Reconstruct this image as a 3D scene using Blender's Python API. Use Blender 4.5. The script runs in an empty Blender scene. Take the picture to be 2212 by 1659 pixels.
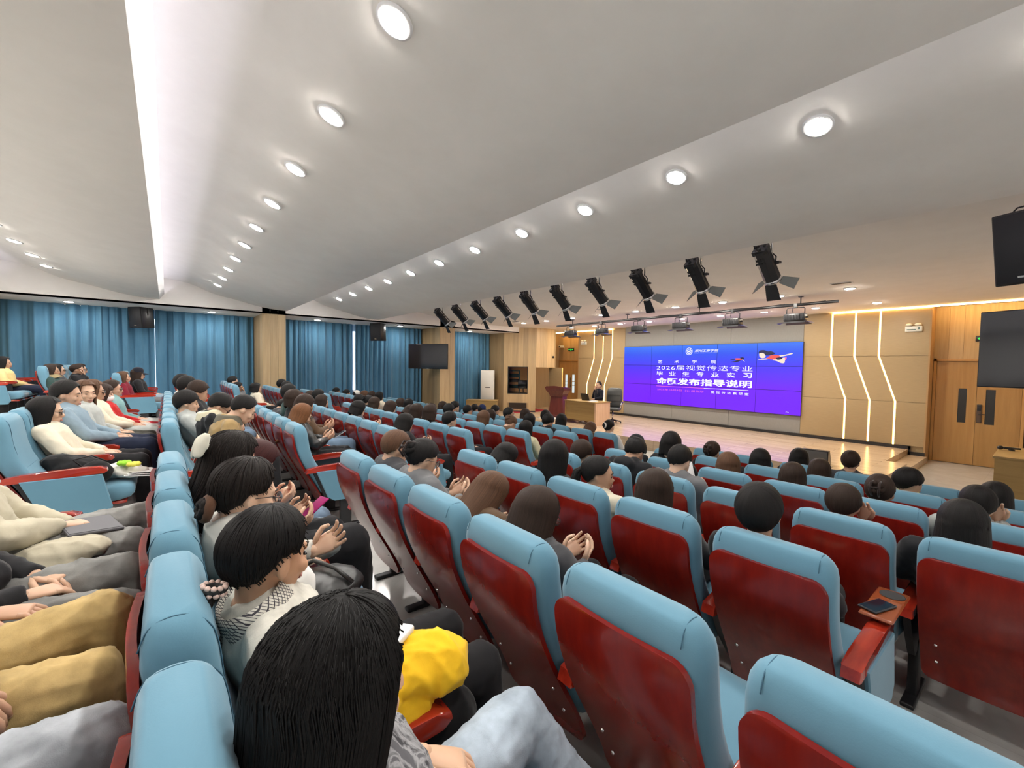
import bpy, bmesh, math, random
import numpy as np
from mathutils import Vector, Matrix
PI = math.pi
C = bpy.context.scene.collection
SC = bpy.context.scene
random.seed(7)
RS = np.random.RandomState(11)
ZC = 2.14            # camera height above the front floor

# ---------------------------------------------------------------- camera
def make_camera():
    yaw, pitch, roll, fpx = math.radians(51.4326), math.radians(2.3406), math.radians(0.8686), 935.0
    cy, sy, cp, sp = math.cos(yaw), math.sin(yaw), math.cos(pitch), math.sin(pitch)
    fwd = Vector((-sy * cp, cy * cp, -sp)); right = Vector((cy, sy, 0)); up = right.cross(fwd)
    c, s = math.cos(roll), math.sin(roll)
    r2 = right * c + up * s; u2 = up * c - right * s
    cam = bpy.data.cameras.new('camera'); o = bpy.data.objects.new('camera', cam); C.objects.link(o)
    cam.sensor_fit = 'HORIZONTAL'; cam.sensor_width = 36.0; cam.lens = fpx / 2212 * 36.0
    cam.clip_start = 0.02; cam.clip_end = 100
    m = Matrix(((r2.x, u2.x, -fwd.x, 0), (r2.y, u2.y, -fwd.y, 0), (r2.z, u2.z, -fwd.z, ZC), (0, 0, 0, 1)))
    o.matrix_world = m
    SC.camera = o
make_camera()
w = bpy.data.worlds.new('world'); SC.world = w; w.use_nodes = True
w.node_tree.nodes['Background'].inputs[0].default_value = (0.75, 0.85, 1, 1)
w.node_tree.nodes['Background'].inputs[1].default_value = 0.6
SC.view_settings.view_transform = 'Standard'; SC.view_settings.look = 'None'
SC.view_settings.exposure = 0.15; SC.view_settings.gamma = 1.0; SC.view_settings.use_curve_mapping = False
cyc = SC.cycles
cyc.use_denoising = True; cyc.max_bounces = 8; cyc.diffuse_bounces = 5; cyc.glossy_bounces = 3
cyc.transmission_bounces = 4; cyc.transparent_max_bounces = 6; cyc.sample_clamp_indirect = 6.0
cyc.caustics_reflective = False; cyc.caustics_refractive = False; cyc.use_light_tree = True
LAMP = 330.0         # radiance of the audience downlights
LAMP_STAGE = 470.0
COVE = 16.0
LEDS = 9.0
COVE_F = 60.0
SCREEN = 1.0

# ---------------------------------------------------------------- mesh helpers
class MB:
    """Collects shapes; build() links them as ONE mesh object."""
    def __init__(s): s.v = []; s.f = []; s.mi = []; s.sm = []
    def add(s, v, f, mi=0, smooth=False):
        b = len(s.v); s.v += [tuple(p) for p in v]
        for q in f: s.f.append(tuple(i + b for i in q)); s.mi.append(mi); s.sm.append(smooth)
        return s
    def box(s, x0, x1, y0, y1, z0, z1, mi=0, M=None):
        v = [(x, y, z) for z in (z0, z1) for y in (y0, y1) for x in (x0, x1)]
        if M is not None: v = [M @ Vector(p) for p in v]
        return s.add(v, [(0, 2, 3, 1), (4, 5, 7, 6), (0, 1, 5, 4), (2, 6, 7, 3), (0, 4, 6, 2), (1, 3, 7, 5)], mi)
    def rbox(s, x0, x1, y0, y1, z0, z1, b=.01, mi=0, M=None, seg=2, smooth=True):
        """box with rounded edges"""
        bm = bmesh.new(); bmesh.ops.create_cube(bm, size=1)
        for p in bm.verts: p.co = Vector((x0 + (p.co.x + .5) * (x1 - x0), y0 + (p.co.y + .5) * (y1 - y0), z0 + (p.co.z + .5) * (z1 - z0)))
        bmesh.ops.bevel(bm, geom=bm.edges[:] , offset=b, segments=seg, profile=.5, affect='EDGES')
        return s.bm(bm, mi, M, smooth)
    def bm(s, bm, mi=0, M=None, smooth=False):
        bm.verts.index_update()
        v = [(M @ p.co) if M is not None else p.co.copy() for p in bm.verts]
        s.add(v, [tuple(q.index for q in f.verts) for f in bm.faces], mi, smooth); bm.free(); return s
    def prism(s, poly, a, b, axis='x', mi=0, M=None, smooth=False):
        """extrude a 2-D polygon along an axis; poly in the other two axes (in order)"""
        n = len(poly)
        def P(q, t):
            return {'x': (t, q[0], q[1]), 'y': (q[0], t, q[1]), 'z': (q[0], q[1], t)}[axis]
        v = [P(q, a) for q in poly] + [P(q, b) for q in poly]
        if M is not None: v = [M @ Vector(p) for p in v]
        f = [(i, (i + 1) % n, n + (i + 1) % n, n + i) for i in range(n)]
        return s.add(v, f + [tuple(range(n))[::-1], tuple(range(n, 2 * n))], mi, smooth)
    def loft(s, rings, caps=True, mi=0, smooth=True, closed=True, M=None):
        n = len(rings[0]); v = [p for r in rings for p in r]
        if M is not None: v = [M @ Vector(p) for p in v]
        f = []
        for k in range(len(rings) - 1):
            for i in range(n if closed else n - 1):
                j = (i + 1) % n
                f.append((k * n + i, k * n + j, (k + 1) * n + j, (k + 1) * n + i))
        if caps and closed:
            f.append(tuple(range(n))[::-1]); f.append(tuple(range((len(rings) - 1) * n, len(rings) * n)))
        return s.add(v, f, mi, smooth)
    def tube(s, pts, r, n=8, mi=0, smooth=True, M=None, caps=True):
        pts = [Vector(p) for p in pts]; rings = []
        rr = r if hasattr(r, '__len__') else [r] * len(pts)
        up0 = None
        for i, p in enumerate(pts):
            t = (pts[min(i + 1, len(pts) - 1)] - pts[max(i - 1, 0)]).normalized()
            if up0 is None: up0 = Vector((0, 0, 1)) if abs(t.z) < .9 else Vector((0, 1, 0))
            a = t.cross(up0).normalized(); b = a.cross(t).normalized(); up0 = b
            rings.append([p + (a * math.cos(2 * PI * k / n) + b * math.sin(2 * PI * k / n)) * rr[i] for k in range(n)])
        return s.loft(rings, caps, mi, smooth, True, M)
    def ell(s, c, r, nu=12, nv=8, mi=0, M=None, smooth=True):
        rings = []
        for j in range(nv + 1):
            a = PI * j / nv; q = max(math.sin(a), 1e-3)
            rings.append([(c[0] + r[0] * q * math.cos(2 * PI * i / nu), c[1] + r[1] * q * math.sin(2 * PI * i / nu), c[2] - r[2] * math.cos(a)) for i in range(nu)])
        return s.loft(rings, True, mi, smooth, True, M)
    def cyl(s, p, q, r, n=12, mi=0, M=None, r2=None): return s.tube([p, q], [r, r if r2 is None else r2], n, mi, True, M)
    def lathe(s, prof, c=(0, 0, 0), n=16, mi=0, M=None, smooth=True):
        rings = [[(c[0] + r * math.cos(2 * PI * i / n), c[1] + r * math.sin(2 * PI * i / n), c[2] + z) for i in range(n)] for r, z in prof]
        return s.loft(rings, True, mi, smooth, True, M)
    def grid(s, P, mi=0, smooth=True):
        a, b = len(P), len(P[0])
        return s.add([p for r in P for p in r], [(i * b + j, i * b + j + 1, (i + 1) * b + j + 1, (i + 1) * b + j) for i in range(a - 1) for j in range(b - 1)], mi, smooth)
    def mesh(s, name):
        m = bpy.data.meshes.new(name); m.from_pydata([tuple(p) for p in s.v], [], s.f)
        m.polygons.foreach_set('material_index', s.mi); m.polygons.foreach_set('use_smooth', s.sm)
        m.validate(); m.update(); return m
    def build(s, name, mats, parent=None, loc=None, fix=True):
        m = s.mesh(name)
        if fix:
            bm = bmesh.new(); bm.from_mesh(m); bmesh.ops.recalc_face_normals(bm, faces=bm.faces[:]); bm.to_mesh(m); bm.free()
        return link(name, m, mats, parent, loc)
def link(name, m, mats, parent=None, loc=None):
    if not isinstance(mats, (list, tuple)): mats = [mats]
    if not len(m.materials):
        for x in mats: m.materials.append(x)
    o = bpy.data.objects.new(name, m); C.objects.link(o)
    if parent is not None: o.parent = parent
    if loc is not None: o.location = loc
    return o
def sharp(o, ang=40):
    m = o.data; bm = bmesh.new(); bm.from_mesh(m)
    for e in bm.edges: e.smooth = not (len(e.link_faces) == 2 and e.calc_face_angle(0) > math.radians(ang))
    for f in bm.faces: f.smooth = True
    bm.to_mesh(m); bm.free(); return o
def tag(o, label, cat, group=None):
    o['label'] = label; o['category'] = cat
    if group: o['group'] = group
    return o
def thing(name, label, cat, loc=(0, 0, 0), rz=0, group=None):
    o = bpy.data.objects.new(name, None); C.objects.link(o); o.empty_display_size = .05
    o.location = loc; o.rotation_euler = (0, 0, rz); return tag(o, label, cat, group)
def struct(o): o['kind'] = 'structure'; return o
def copy_tree(o, parent=None):
    c = o.copy(); C.objects.link(c); c.parent = parent
    for ch in o.children: copy_tree(ch, c)
    return c

# ---------------------------------------------------------------- materials
def mat(name, col=(.5, .5, .5), rough=.6, metal=0, spec=.5, emit=None, es=0, coat=0, sheen=0):
    m = bpy.data.materials.new(name); m.use_nodes = True
    b = m.node_tree.nodes['Principled BSDF']
    b.inputs['Base Color'].default_value = (*col, 1); b.inputs['Roughness'].default_value = rough
    b.inputs['Metallic'].default_value = metal; b.inputs['Specular IOR Level'].default_value = spec
    b.inputs['Coat Weight'].default_value = coat; b.inputs['Coat Roughness'].default_value = .08
    if sheen: b.inputs['Sheen Weight'].default_value = sheen; b.inputs['Sheen Roughness'].default_value = .4
    if emit: b.inputs['Emission Color'].default_value = (*emit, 1); b.inputs['Emission Strength'].default_value = es
    return m
def nodes(m): return m.node_tree.nodes, m.node_tree.links, m.node_tree.nodes['Principled BSDF']
def N(m, t, **kw):
    n = m.node_tree.nodes.new(t)
    for k, v in kw.items(): setattr(n, k, v)
    return n
def coords(m, scale=(1, 1, 1), kind='Object', rot=(0, 0, 0)):
    t = N(m, 'ShaderNodeTexCoord'); p = N(m, 'ShaderNodeMapping'); p.inputs['Scale'].default_value = scale; p.inputs['Rotation'].default_value = rot
    m.node_tree.links.new(t.outputs[kind], p.inputs[0]); return p.outputs[0]
def noise(m, vec, scale, detail=3, rough=.5, dist=0):
    n = N(m, 'ShaderNodeTexNoise'); n.inputs['Scale'].default_value = scale; n.inputs['Detail'].default_value = detail
    n.inputs['Roughness'].default_value = rough; n.inputs['Distortion'].default_value = dist
    if vec is not None: m.node_tree.links.new(vec, n.inputs['Vector'])
    return n.outputs['Fac']
def ramp(m, fac, stops):
    r = N(m, 'ShaderNodeValToRGB'); e = r.color_ramp.elements
    while len(e) < len(stops): e.new(.5)
    for q, (p, c) in zip(e, stops): q.position = p; q.color = (*c, 1)
    m.node_tree.links.new(fac, r.inputs[0]); return r.outputs[0]
def mix(m, fac, a, b, mode='MIX'):
    n = N(m, 'ShaderNodeMix', data_type='RGBA', blend_type=mode)
    L = m.node_tree.links
    for sock, x in ((n.inputs[0], fac), (n.inputs[6], a), (n.inputs[7], b)):
        if hasattr(x, 'is_linked'): L.new(x, sock)
        elif isinstance(x, tuple): sock.default_value = (*x, 1)
        else: sock.default_value = x
    return n.outputs[2]
def bump(m, h, strength=.2, dist=.01):
    b = N(m, 'ShaderNodeBump'); b.inputs['Strength'].default_value = strength; b.inputs['Distance'].default_value = dist
    m.node_tree.links.new(h, b.inputs['Height']); m.node_tree.links.new(b.outputs[0], nodes(m)[2].inputs['Normal']); return b
def setcol(m, out): m.node_tree.links.new(out, nodes(m)[2].inputs['Base Color'])
def objcol(m):
    return N(m, 'ShaderNodeObjectInfo').outputs['Color']
def rnd(m): return N(m, 'ShaderNodeObjectInfo').outputs['Random']

def wood(name, dark, light, scale=6, rough=.45, axis='z', coat=0, bumpk=.05):
    """grain along axis, each piece shifted by its own random number"""
    m = mat(name, light, rough, coat=coat)
    st = {'z': (9, 9, .5), 'x': (.5, 9, 9), 'y': (9, .5, 9)}[axis]
    v = coords(m, st)
    ad = N(m, 'ShaderNodeVectorMath', operation='ADD'); mm = N(m, 'ShaderNodeMath', operation='MULTIPLY'); mm.inputs[1].default_value = 37
    L = m.node_tree.links; L.new(rnd(m), mm.inputs[0]); L.new(v, ad.inputs[0]); L.new(mm.outputs[0], ad.inputs[1])
    f = noise(m, ad.outputs[0], scale * .35, 6, .62, .4)
    c = ramp(m, f, [(.25, dark), (.5, tuple((a + b) / 2 for a, b in zip(dark, light))), (.75, light)])
    r = ramp(m, rnd(m), [(0, (.86, .86, .86)), (1, (1.08, 1.06, 1.03))])
    setcol(m, mix(m, 1.0, c, r, 'MULTIPLY')); bump(m, f, bumpk, .004); return m
def fabric(name, col, var=.12, scale=350, bumpk=.12, sheen=.3, rough=.9, use_obj=False, blot=3):
    m = mat(name, col, rough, sheen=sheen, spec=.2)
    v = coords(m)
    base = objcol(m) if use_obj else col
    n1 = noise(m, v, blot, 4, .6); n2 = noise(m, v, scale, 2)
    s = ramp(m, n1, [(.3, (1 - var,) * 3), (.7, (1 + var * .6,) * 3)])
    setcol(m, mix(m, 1.0, base, s, 'MULTIPLY')); bump(m, n2, bumpk, .002); return m
# ---------------------------------------------------------------- shared materials
M_ceil = mat('ceiling_paint', (.80, .775, .735), .95, spec=.1)
v = coords(M_ceil); nz = noise(M_ceil, v, 3.0, 5, .6)
setcol(M_ceil, ramp(M_ceil, nz, [(.3, (.85, .82, .77)), (.7, (.89, .86, .81))]))
M_white = mat('white_paint', (.80, .80, .80), .8)
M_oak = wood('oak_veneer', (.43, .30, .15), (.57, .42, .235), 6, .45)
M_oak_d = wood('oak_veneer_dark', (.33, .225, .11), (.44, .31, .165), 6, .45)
M_door = wood('door_oak', (.44, .24, .075), (.56, .33, .12), 5, .4)
M_desk = wood('desk_oak', (.30, .185, .06), (.42, .275, .10), 5, .4, 'x')
M_red = mat('red_lacquer', (.22, .012, .007), .24, coat=.22, spec=.35)
_f = noise(M_red, coords(M_red, (6, 6, .8)), 3, 5, .6)
setcol(M_red, ramp(M_red, _f, [(.3, (.135, .006, .004)), (.7, (.22, .012, .006))]))
M_arm = mat('red_armrest_wood', (.36, .025, .010), .12, coat=.8)
setcol(M_arm, ramp(M_arm, noise(M_arm, coords(M_arm, (8, 1, 8)), 4, 4), [(.3, (.27, .017, .008)), (.7, (.42, .034, .014))]))
M_blue = fabric('blue_seat_fabric', (.125, .265, .355), .06, 260, .10, .25)
M_blue2 = fabric('blue_seat_fabric_bright', (.135, .275, .365), .06, 260, .10, .25)
M_seam = mat('dark_blue_seam', (.05, .13, .19), .9)
M_black = mat('black_metal', (.012, .012, .014), .45)
M_blackp = mat('black_plastic', (.016, .016, .018), .35)
M_rubber = mat('black_rubber', (.02, .02, .02), .8)
M_chrome = mat('chrome', (.75, .75, .75), .2, metal=1)
M_screen_off = mat('dark_screen', (.006, .008, .016), .09, spec=.6)
M_grille = mat('speaker_grille', (.012, .012, .016), .55)
M_grey = mat('grey_wall_panel', (.33, .325, .315), .6)
setcol(M_grey, ramp(M_grey, noise(M_grey, coords(M_grey, (30, 30, 2)), 6, 3), [(.3, (.235, .23, .215)), (.7, (.265, .26, .245))]))
M_tan = mat('tan_wall_panel', (.46, .335, .185), .42)
setcol(M_tan, ramp(M_tan, noise(M_tan, coords(M_tan, (1.2, 20, 25)), 5, 4), [(.3, (.36, .26, .135)), (.7, (.41, .30, .16))]))
M_tile = mat('pale_floor_tile', (.55, .545, .52), .16)
_v = coords(M_tile)
_b = N(M_tile, 'ShaderNodeTexBrick'); _b.offset = 0; _b.inputs['Scale'].default_value = 1.25; _b.inputs['Mortar Size'].default_value = .004
_b.inputs['Color1'].default_value = (1, 1, 1, 1); _b.inputs['Color2'].default_value = (.96, .96, .95, 1); _b.inputs['Mortar'].default_value = (.88, .88, .87, 1)
_b.inputs['Row Height'].default_value = 1; _b.inputs['Brick Width'].default_value = 1
M_tile.node_tree.links.new(_v, _b.inputs['Vector'])
_c = ramp(M_tile, noise(M_tile, _v, 2.2, 6, .65, 1.2), [(.3, (.43, .425, .405)), (.72, (.52, .515, .495))])
setcol(M_tile, mix(M_tile, 1.0, _c, _b.outputs['Color'], 'MULTIPLY'))
M_stage = mat('stage_planks', (.6, .45, .3), .22)
_v = coords(M_stage)
_b = N(M_stage, 'ShaderNodeTexBrick'); _b.offset = .37; _b.inputs['Scale'].default_value = 1; _b.inputs['Mortar Size'].default_value = .004
_b.inputs['Brick Width'].default_value = 1.6; _b.inputs['Row Height'].default_value = .16
_b.inputs['Color1'].default_value = (.62, .48, .33, 1); _b.inputs['Color2'].default_value = (.52, .39, .26, 1); _b.inputs['Mortar'].default_value = (.25, .17, .11, 1)
M_stage.node_tree.links.new(_v, _b.inputs['Vector'])
_g = ramp(M_stage, noise(M_stage, coords(M_stage, (.6, 9, 9)), 4, 5), [(.3, (.85, .83, .8)), (.7, (1.05, 1.05, 1.05))])
setcol(M_stage, mix(M_stage, 1.0, _b.outputs['Color'], _g, 'MULTIPLY'))
M_led = mat('warm_led', (1, .8, .4), .5, emit=(1, .58, .19), es=LEDS)
M_led_hi = mat('warm_led_cove', (1, .8, .4), .5, emit=(1, .60, .20), es=COVE_F)
M_lamp = mat('lamp_diffuser', (1, 1, 1), .5, emit=(1, .955, .90), es=LAMP)
M_lamp_s = mat('stage_lamp_diffuser', (1, 1, 1), .5, emit=(1, .93, .82), es=LAMP_STAGE)
M_cove = mat('cove_tube', (1, 1, 1), .5, emit=(.86, .83, 1), es=COVE)
M_curtain = mat('blue_curtain', (.11, .27, .38), .85, sheen=.3, spec=.2)
_v = coords(M_curtain, (1, 1, .25))
setcol(M_curtain, ramp(M_curtain, noise(M_curtain, _v, 5, 4, .6), [(.3, (.070, .185, .295)), (.7, (.10, .235, .355))]))
bump(M_curtain, noise(M_curtain, coords(M_curtain), 300, 2), .08, .002)
M_glass = mat('window_glass', (1, 1, 1), .03); nodes(M_glass)[2].inputs['Transmission Weight'].default_value = 1; nodes(M_glass)[2].inputs['IOR'].default_value = 1.1
nodes(M_glass)[2].inputs['Specular IOR Level'].default_value = 1.0

# ---------------------------------------------------------------- floor
def rowY(n): return .923 + .961 * n - (.025 if n == -1 else 0)
def rowZ(n): return max(ZC - .603 - .0993 * n - 1.04, 0)
def rowYL(n): return 1.05 + .93 * n          # the far block by the curtains
def rowZL(n): return max(ZC - .48 - .122 * n - 1.04, 0)
XL, XR, YF, YB = -15.3, 1.4, 14.6, -6.2
def terraces(x0, x1, fy, fz):
    poly = [(YB, -.3)]; poly.append((YB, fz(-6)))
    for n in range(-5, 6):
        y = fy(n) - .03; poly += [(y, fz(n - 1)), (y, fz(n))]
    poly += [(YF + .3, 0), (YF + .3, -.3)]
    return MB().prism(poly, x0, x1, 'x').build('floor', M_tile)
struct(terraces(-9.95, XR, rowY, rowZ)); struct(terraces(XL, -9.95, rowYL, rowZL))

# stage with a rounded front corner and a notched step at its end wall
sb = MB()
pts = [(-15.3, 9.8), (-2.35, 9.8)] + [(-2.35 + .53 * math.sin(a), 10.33 - .53 * math.cos(a)) for a in [PI / 2 * i / 8 for i in range(1, 9)]] + [(-1.82, 11.82), (-2.16, 11.82), (-2.16, 14.1), (-15.3, 14.1)]
st = sb.prism(pts, 0, .27, 'z').build('stage_platform', M_stage); struct(st)
o = MB().prism([(-2.16, 11.82), (-1.82, 11.82), (-1.82, 14.1), (-2.16, 14.1)], 0, .14, 'z').build('step', M_stage, st)
# black shadow gap skirting along the front wall
struct(MB().box(-13.05, -2.12, 14.05, 14.1, .27, .35).box(-2.16, -1.86, 14.05, 14.1, .14, .22).box(-2.16, -2.12, 14.05, 14.1, .14, .35).build('baseboard_front', M_blackp))

# ---------------------------------------------------------------- ceiling: four folded bays, then a flat stage ceiling
def catmull(P, k=5):
    out = []
    for i in range(len(P) - 1):
        p0 = P[max(i - 1, 0)]; p1 = P[i]; p2 = P[i + 1]; p3 = P[min(i + 2, len(P) - 1)]
        for j in range(k):
            t = j / k; q = []
            for a, b, c, d in zip(p0, p1, p2, p3):
                q.append(.5 * (2 * b + (c - a) * t + (2 * a - 5 * b + 4 * c - d) * t * t + (3 * b - a - 3 * c + d) * t ** 3))
            out.append(tuple(q))
    return out + [tuple(P[-1])]
LIPS = [(-5.6, 1.53), (-2.86, 1.53), (-.118, 1.51), (2.70, 1.48), (5.36, 1.44)]
BAY = [(-.35, .63), (.12, .55), (.6, .48), (1.06, .29), (1.6, .17), (2.1, .055), (2.5, .005), (2.78, 0)]
CX0, CX1 = -13.7, XR
def sheet(prof, x0, x1, name, smooth):
    nx = 2
    P = [[(x0 + (x1 - x0) * i / (nx - 1), y, z + ZC) for i in range(nx)] for y, z in prof]
    return struct(MB().grid(P, 0, smooth).build(name, M_ceil, fix=False))
for i, (y0, z0) in enumerate(LIPS):
    if i + 1 < len(LIPS):
        y1, z1 = LIPS[i + 1]; s = (y1 - y0) / 2.78
        prof = catmull([(y0 + a * s if a > 0 else y0 + a, z1 + b + (1.5 - z1) * 0) for a, b in BAY], 5)
    else:
        prof = catmull([(y0 - .35, 2.03), (y0 + .12, 1.96), (y0 + .7, 1.90), (y0 + 1.45, 1.80), (y0 + 2.3, 1.67), (8.3, 1.585)], 5) + [(8.42, 1.58)]
    sheet(prof, CX0, CX1, 'ceiling', True)
    # lip board and light trough
    lip = [(y0, z0), (y0 + .09, z0 + .13), (y0 + .07, z0 + .13), (y0 - .01, z0 + .05), (y0 - .35, z0 + .06), (y0 - .35, (z1 if i + 1 < len(LIPS) else 1.4) + .64)]
    P = [[(x, y, z + ZC) for x in (CX0, CX1)] for y, z in lip]
    struct(MB().grid(P, 0, False).build('trim_1' if i == 0 else 'trim_%d' % (i + 1), M_white, fix=False))
    struct(MB().cyl((CX0 + .1, y0 - .002, z0 + .072 + ZC), (CX1 - .1, y0 - .002, z0 + .072 + ZC), .009, 6).build('ceiling_cove_tube', M_cove))
struct(MB().box(XL, XR, 8.42, 14.62, ZC + 1.58, ZC + 1.7).build('ceiling', M_ceil))
struct(MB().box(XL, XR, YB, 14.8, ZC + 2.3, ZC + 2.4).build('ceiling', M_ceil))
# dropped soffit along the curtain wall, its upright face
struct(MB().box(XL, CX0, YB, 11.32, ZC + 1.36, ZC + 1.40).box(CX0 - .04, CX0, YB, 8.42, ZC + 1.36, ZC + 2.3).box(CX0 - .04, CX0, 8.42, 11.32, ZC + 1.36, ZC + 1.58).build('ceiling_soffit', M_ceil))

# ---------------------------------------------------------------- outer walls
struct(MB().box(XL - .1, XL, YB, 14.6, 0, ZC + 2.3).build('wall_left', M_white))
struct(MB().box(XR, XR + .1, YB, 14.8, 0, ZC + 2.3).build('wall_right', M_white))
struct(MB().box(XL, XR, YB - .1, YB, 0, ZC + 2.3).build('wall_back', M_white))
M_day = mat('daylight_pane', (.8, .9, 1), .3, emit=(.8, .9, 1), es=2.2)
for k, (a, b) in enumerate(((-2.8, 1.6), (3.0, 7.2), (8.6, 10.4))):
    wn = struct(MB().box(XL, XL + .015, a, b, 1.2, 3.3).build('window_%d' % (k + 1), M_day))
    fr = MB()
    for y in np.linspace(a, b, 4): fr.box(XL, XL + .05, y - .03, y + .03, 1.2, 3.3)
    fr.box(XL, XL + .05, a, b, 1.17, 1.23); fr.box(XL, XL + .05, a, b, 3.27, 3.33); fr.build('window_frame', M_white, wn)

# ---------------------------------------------------------------- pillars clad in oak planks
for y0, y1 in ((-3.6, -3.0), (2.07, 2.66), (7.62, 8.23)):
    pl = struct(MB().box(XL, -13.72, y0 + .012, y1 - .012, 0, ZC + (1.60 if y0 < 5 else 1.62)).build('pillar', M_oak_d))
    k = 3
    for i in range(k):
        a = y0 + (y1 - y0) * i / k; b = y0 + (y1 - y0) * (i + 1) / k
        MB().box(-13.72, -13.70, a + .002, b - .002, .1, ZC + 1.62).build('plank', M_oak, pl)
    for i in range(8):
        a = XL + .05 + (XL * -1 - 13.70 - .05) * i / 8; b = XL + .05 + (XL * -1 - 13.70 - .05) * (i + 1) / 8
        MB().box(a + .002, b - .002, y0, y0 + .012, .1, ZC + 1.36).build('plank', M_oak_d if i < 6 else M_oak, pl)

# ---------------------------------------------------------------- control booth in the front corner
P1, P2 = Vector((-14.1, 10.8, 0)), Vector((-13.23, 11.79, 0)); dd = (P2 - P1).normalized(); LB = (P2 - P1).length
nn = Vector((dd.y, -dd.x, 0))
def BM(base=P1): return Matrix(((dd.x, -nn.x, 0, base.x), (dd.y, -nn.y, 0, base.y), (0, 0, 1, 0), (0, 0, 0, 1)))
MBo = BM(); ZT = ZC + 1.58; ZH = ZC - .03
booth = MB()
W0, W1, WZ0, WZ1 = .17, .99, 1.02, 2.13
V0, V1, VZ0, VZ1 = .24, .95, .40, .65
for a, b, c, d in ((0, W0, .27, ZT), (W1, LB, .27, ZT), (W0, W1, WZ1, ZT), (W0, W1, VZ1, WZ0), (W0, W1, .27, VZ0), (W0, V0, VZ0, VZ1), (V1, W1, VZ0, VZ1)):
    booth.box(a, b, .012, .1, c, d, M=MBo)
booth.box(XL, P1.x, 10.812, 10.9, 0, ZT)
booth.box(-13.33, -13.242, 11.79, 12.8, ZH, ZT)                # lintel over the opening
booth.box(-14.75, -13.242, 12.8, 12.9, ZH, ZT)
bw = struct(booth.build('wall_booth', M_oak_d))
def planks(u0, u1, z0, z1, M, wid, m, par, th=.012):
    k = max(1, round((u1 - u0) / wid))
    for i in range(k):
        a = u0 + (u1 - u0) * i / k; b = u0 + (u1 - u0) * (i + 1) / k
        MB().box(a + .0015, b - .0015, 0, th, z0, z1, M=M).build('plank', m, par)
planks(0, W0, .33, ZT, MBo, .17, M_oak, bw); planks(W1, LB, .33, ZT, MBo, .16, M_oak, bw)
planks(W0, W1, WZ1, ZT, MBo, .2, M_oak, bw); planks(W0, W1, VZ1, WZ0, MBo, .2, M_oak, bw); planks(W0, W1, .33, VZ0, MBo, .2, M_oak, bw)
Mside = Matrix(((0, -1, 0, -13.23), (1, 0, 0, 11.79), (0, 0, 1, 0), (0, 0, 0, 1)))
planks(0, 1.01, ZH, ZT, Mside, .2, M_oak, bw)
Mback = Matrix(((1, 0, 0, XL), (0, 1, 0, 10.8), (0, 0, 1, 0), (0, 0, 0, 1)))
planks(.2, P1.x - XL, .1, ZT, Mback, .2, M_oak_d, bw)
MB().box(0, LB, 0, .02, .27, .33, M=MBo).build('skirting', M_blackp, bw)
wf = struct(MB().box(W0, W0 + .025, -.01, .06, WZ0, WZ1, M=MBo).box(W1 - .025, W1, -.01, .06, WZ0, WZ1, M=MBo).box(W0, W1, -.01, .06, WZ0, WZ0 + .025, M=MBo).box(W0, W1, -.01, .06, WZ1 - .025, WZ1, M=MBo).build('window_4', M_blackp))
MB().box(W0 + .02, W1 - .02, .02, .026, WZ0 + .02, WZ1 - .02, M=MBo).build('pane', M_glass, wf)
# booth interior: dark walls, red carpet
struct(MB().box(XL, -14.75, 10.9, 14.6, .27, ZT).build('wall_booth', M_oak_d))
struct(MB().box(-14.75, -13.34, 10.95, 12.8, .271, .28).build('floor_booth_carpet', mat('red_carpet', (.30, .01, .02), .95)))
vg = thing('floor_vent', 'dark brown slotted cover set low in the oak booth face below its window', 'vent', P1 + dd * V0 + Vector((0, 0, VZ0)))
Mv = BM(Vector((0, 0, 0)))
MB().box(0, V1 - V0, .02, .05, 0, VZ1 - VZ0, M=Mv).build('backing', M_rubber, vg)
M_vent = mat('dark_bronze', (.05, .035, .025), .5)
MB().box(0, V1 - V0, -.012, .02, 0, .02, M=Mv).box(0, V1 - V0, -.012, .02, VZ1 - VZ0 - .02, VZ1 - VZ0, M=Mv).box(0, .02, -.012, .02, 0, VZ1 - VZ0, M=Mv).box(V1 - V0 - .02, V1 - V0, -.012, .02, 0, VZ1 - VZ0, M=Mv).build('frame', M_vent, vg)
for i in range(9): MB().box(.02, V1 - V0 - .02, -.004, .02, .03 + i * .023, .044 + i * .023, M=Mv).build('slat', M_vent, vg)
# open door leaf of the booth
dl = struct(MB().box(-13.5, -12.72, 12.78, 12.82, .275, ZH).build('door_3', M_tan))
MB().box(-12.722, -12.715, 12.77, 12.83, .28, ZH).build('door_edge', mat('painted_edge_glow', (.85, .62, .2), .4), dl)  # wall light catching the door edge, painted on as bright yellow
MB().cyl((-12.82, 12.76, 1.25), (-12.82, 12.72, 1.25), .012, 8).box(-12.93, -12.81, 12.71, 12.73, 1.24, 1.26).build('door_handle', M_chrome, dl)
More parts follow.
